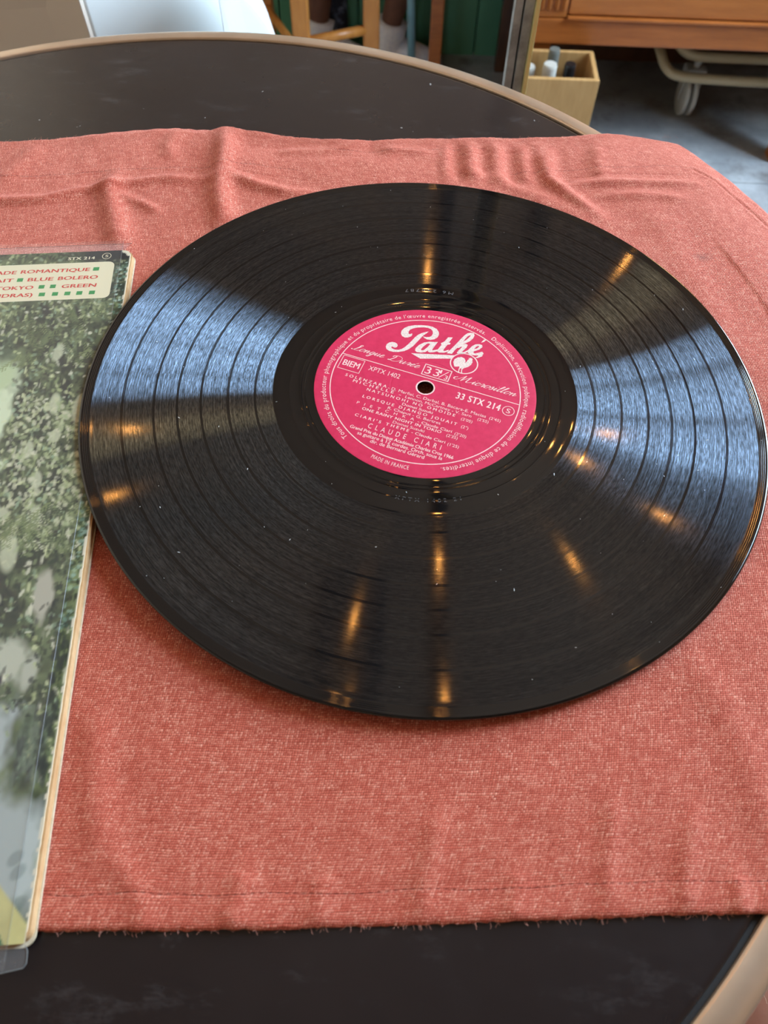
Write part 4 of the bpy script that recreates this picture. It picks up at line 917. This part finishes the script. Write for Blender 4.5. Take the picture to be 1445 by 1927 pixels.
# chairs beyond
def tri_stool(name, label, cat, legs, foot, seat_z, m, md, rungs, kl=(17, 15), seat_r=None):
    c = sum((Vector((a, b, 0)) for a, b in legs), Vector())/len(legs); t = thing(name, label, cat, (c.x, c.y, FLOOR))
    P3 = [Vector((a, b, 0))-c for a, b in legs]; hs = seat_z-FLOOR
    for i, p in enumerate(P3):
        mb = MB(); a, b = kl; mb.box(p.x-a, p.x+a, p.y-b, p.y+b, 0, hs, 3); mb.build('leg', md if i in foot else m, t)
    for i, j, z, rr in rungs:
        mb = MB(); mb.tube([(P3[i].x, P3[i].y, z), (P3[j].x, P3[j].y, z)], rr, 14); mb.build('rung', m, t, True)
    R0 = seat_r or max(p.length for p in P3)+30; mb = MB(); mb.lathe([(0, 0), (R0-6, 0), (R0, 5), (R0, 22), (R0-6, 28), (0, 28)], 36, (0, 0, hs)); mb.build('seat', m, t)
    return t
tri_stool('wooden_stool', 'honey wooden stool with round rung between square legs, in front of the white socks', 'stool', [(-248, 1450), (-107, 1518), (-357, 1673)], (), -290, M['wood_l'], M['wood_d'], [(0, 1, 183, 10), (0, 2, 150, 9)])
tri_stool('wooden_stool', 'brown wooden stool with one dark leg, right of the pale blue stool', 'stool', [(33, 1600), (199, 1730), (36, 1762)], (1,), -290, M['wood'], M['wood_d'], [(1, 2, 300, 9)], (14, 14))
bc = thing('metal_stool', 'pale blue metal stool with slanting legs between the two wooden stools', 'stool', (-20, 1650, FLOOR))
for a, b, c, d in ((3, 0, -16, 0), (-8, 110, -2, 100)):
    mb = MB(); mb.tube([(a, b, 0), ((a+c)/2, (b+d)/2, 200), (c, d, 440)], 9.5, 12); mb.build('leg', M['blue'], bc, True)
mb = MB(); mb.box(-28, 34, -20, 120, 440, 455, 6); mb.build('seat', M['blue'], bc)
# patterned bag
bgm = MB(); bgm.lathe([(0, 0), (60, 0), (78, 40), (70, 150), (46, 230), (20, 262), (10, 300), (0, 300)], 28, (0, 0, 0))
bgm.v = [(v[0]*0.42, v[1]*0.4, v[2]) for v in bgm.v]
bgo = bgm.build('patterned_bag', M['bag'], None, True, (-207, 1755, FLOOR)); tag(bgo, 'narrow blue-black patterned cloth bag hanging behind the white sock', 'bag')
# green partition behind
mb = MB(); mb.box(-1400, 232, 1792, 1830, FLOOR, 60, 4); gpz = thing('green_partition', 'dark green painted board partition behind the wooden stools', 'partition', (-584, 1792, FLOOR))
for k in range(17):
    mb = MB(); mb.box(-1400+k*96+584, -1400+k*96+93+584, 0, 20, 0, 800, 2); mb.build('board', M['green'], gpz)
mb = MB(); mb.box(-816, 820, 20, 36, 0, 800); mb.build('backing', M['green'], gpz)
mb = MB(); mb.box(-820, 824, -8, 42, 800, 824, 4); mb.build('cap_rail', M['green'], gpz)

# ------------------------------------------------------------------ people
def skin_mesh(name, nodes, edges, m, parent=None, sub=2):
    me = bpy.data.meshes.new(name); me.from_pydata([tuple(c*MM for c in n_[:3]) for n_ in nodes], edges, []); me.update()
    o = bpy.data.objects.new(name, me); COL.objects.link(o)
    if parent: o.parent = parent
    s = o.modifiers.new('skin', 'SKIN'); s.use_smooth_shade = True
    if not me.skin_vertices: 
        bm = bmesh.new(); bm.from_mesh(me); bm.verts.layers.skin.verify(); bm.to_mesh(me); bm.free()
    for i, n_ in enumerate(nodes): me.skin_vertices[0].data[i].radius = (n_[3]*MM, (n_[4] if len(n_) > 4 else n_[3])*MM); me.skin_vertices[0].data[i].use_root = (i == 0)
    u = o.modifiers.new('sub', 'SUBSURF'); u.levels = sub; u.render_levels = sub
    dg = bpy.context.evaluated_depsgraph_get(); ev = o.evaluated_get(dg); m2 = bpy.data.meshes.new_from_object(ev); o.modifiers.clear(); o.data = m2
    m2.materials.clear(); m2.materials.append(m); m2.polygons.foreach_set('use_smooth', [True]*len(m2.polygons)); return o
pp = thing('person', 'person with bare brown legs and white ankle socks perched on the honey wooden stool', 'person', (-330, 1640, FLOOR))
def pl(x, y, z, *r): return (x+330, y-1640, z-FLOOR, *r)
skin_mesh('body', [pl(-270, 1560, -150, 100, 90), pl(-275, 1560, -30, 92, 78), pl(-245, 1640, -195, 66), pl(-120, 1716, -215, 60), pl(-168, 1722, -240, 52), pl(-222, 1722, -420, 48), pl(-240, 1722, -560, 38), pl(-246, 1722, -640, 29), pl(-246, 1722, -690, 30), pl(-200, 1722, -712, 26), pl(-140, 1722, -722, 20),
           pl(-215, 1540, -190, 66), pl(-70, 1630, -205, 58), pl(8, 1690, -240, 52), pl(-20, 1702, -400, 47), pl(-52, 1712, -560, 32), pl(-73, 1718, -640, 25), pl(-73, 1718, -690, 30), pl(-20, 1718, -712, 26), pl(40, 1718, -722, 20)],
          [(0, 1), (0, 2), (2, 4), (4, 5), (5, 6), (6, 7), (7, 8), (8, 9), (9, 10), (0, 11), (11, 12), (12, 13), (13, 14), (14, 15), (15, 16), (16, 17), (17, 18), (18, 19)], M['skin_d'], pp)
for cx, cy in ((-246, 1722), (-73, 1718)):
    mb = MB(); mb.tube([pl(cx+4, cy, -632)[:3], pl(cx+3, cy, -637)[:3], pl(cx, cy, -665)[:3], pl(cx, cy, -690)[:3], pl(cx+14, cy, -702)[:3], pl(cx+60, cy, -712)[:3], pl(cx+108, cy, -722)[:3]], [36, 38, 35, 36, 37, 33, 24], 20); mb.build('sock', M['sock'], pp, True)
    mb = MB(); mb.tube([pl(cx-34, cy, -716)[:3], pl(cx-20, cy, -714)[:3], pl(cx+40, cy, -716)[:3], pl(cx+110, cy, -722)[:3], pl(cx+130, cy, -724)[:3]], [10, 23, 23, 17, 6], 16)
    mb.v = [(v[0], (v[1]-(cy-1640))*1.55+(cy-1640), max(v[2], 0)) for v in mb.v]; mb.build('shoe', M['shoe'], pp, True)
# the diner at the near right edge: a bare thigh under the rim
ps = thing('person', "bare tan knee and thigh of a seated person below the table's near right edge", 'person', (230, -420, FLOOR))
def pz(x, y, z, *r): return (x-230, y+420, z-FLOOR, *r)
skin_mesh('leg', [pz(330, -760, -190, 105, 98), pz(255, -480, -205, 92, 86), pz(200, -270, -205, 82, 78), pz(160, -110, -210, 66, 62), pz(140, -40, -230, 58, 56), pz(145, -20, -330, 52), pz(155, 0, -460, 50), pz(160, 10, -600, 34), pz(160, 10, -690, 33), pz(160, -60, -712, 27), pz(160, 70, -712, 26), pz(160, 150, -724, 19)],
          [(0, 1), (1, 2), (2, 3), (3, 4), (4, 5), (5, 6), (6, 7), (7, 8), (8, 10), (10, 11)], M['skin'], ps, 3)
mb = MB(); r_ = random.Random(9)
for k in range(220):
    y_ = r_.uniform(-330, -170); cx = np.interp(y_, [-480, -270, -110], [255, 200, 160]); rr = np.interp(y_, [-480, -270, -110], [92, 82, 66]); a = r_.uniform(0.3, 2.8)
    p = Vector((cx+math.cos(a)*rr*0.96, y_, -205+math.sin(a)*rr*0.93)); d = Vector((r_.uniform(-.6, .6), r_.uniform(-1, -.2), 0.25)).normalized()
    q_ = [pz(*(p+d*s_*r_.uniform(0.9, 1.1)+Vector((0, 0, 1.0*math.sin(s_/3))))) for s_ in (0, 3, 6, 9)]; mb.tube([t[:3] for t in q_], 0.09, 3, cap=False)
tag(mb.build('leg_hair', M['hair'], ps), kind='stuff')

# warm lamp in the far right corner of the room (its glow lies on the record's upper right)
wl_ = thing('paper_lantern', 'warm glowing round paper lantern hanging in the far right corner of the room', 'lamp', (1330, 2330, 860))
mb = MB(); mb.lathe([(0, -150), (60, -140), (130, -80), (155, 0), (130, 80), (60, 140), (0, 150)], 28); mb.build('shade', mat_emit('lantern_paper', (1.0, 0.66, 0.28, 1), 26.0), wl_, True)
mb = MB(); mb.tube([(0, 0, 148), (0, 0, CEIL-860)], 2, 6); mb.build('cord', M['black'], wl_)

# ------------------------------------------------------------------ hanging bulbs (seen as warm glints in the record)
BULBS = [(-829, 1314), (-820, 1053), (928, 2324), (133, 2181), (753, 1428), (651, 1309), (893, 1109), (591, 925), (187, 887), (-54, 693), (-60, 420), (205, 470)]
GLINT = ["at the record's far left edge", "low on the record's left side", "on the record's upper right rim area", "just above the record's paper label", "right of the label, upper of two",
         "right of the label, lower of two", "in the blue sheen at the record's right", "between the label and the record's lower right", "straight below the record's label", "below and left of the record's label", "on the record's near rim, left one", "on the record's near rim, middle one"]
def bulb():
    t = thing('hanging_bulb', 'small warm glowing bulb on a cord under the ceiling, glinting in the record', 'light bulb', (0, 0, 1750), 'hanging bulbs')
    mb = MB(); mb.lathe([(0, -9), (4, -8), (6.6, -4), (7.2, 0), (6.6, 5), (5, 11), (4, 17), (0, 17)], 16); mb.build('glass', M['bulb'], t, True)
    mb = MB(); mb.lathe([(0, 17), (7, 17), (7, 34), (3, 38), (0, 38)], 12); mb.build('socket', M['black'], t, True)
    mb = MB(); mb.tube([(0, 0, 38), (0, 0, 600)], 1.6, 6); mb.build('cord', M['black'], t); return t
b0 = bulb()
for i, (bx_, by_) in enumerate(BULBS):
    if i == 0: o = b0
    else:
        o = b0.copy(); COL.objects.link(o)
        for ch in list(b0.children): c = ch.copy(); COL.objects.link(c); c.parent = o
    o.location = Vector((bx_, by_, 1750))*MM; o['label'] = 'small warm glowing bulb on a cord, glinting '+GLINT[i]
bpy.data.objects.remove(FO, do_unlink=True)
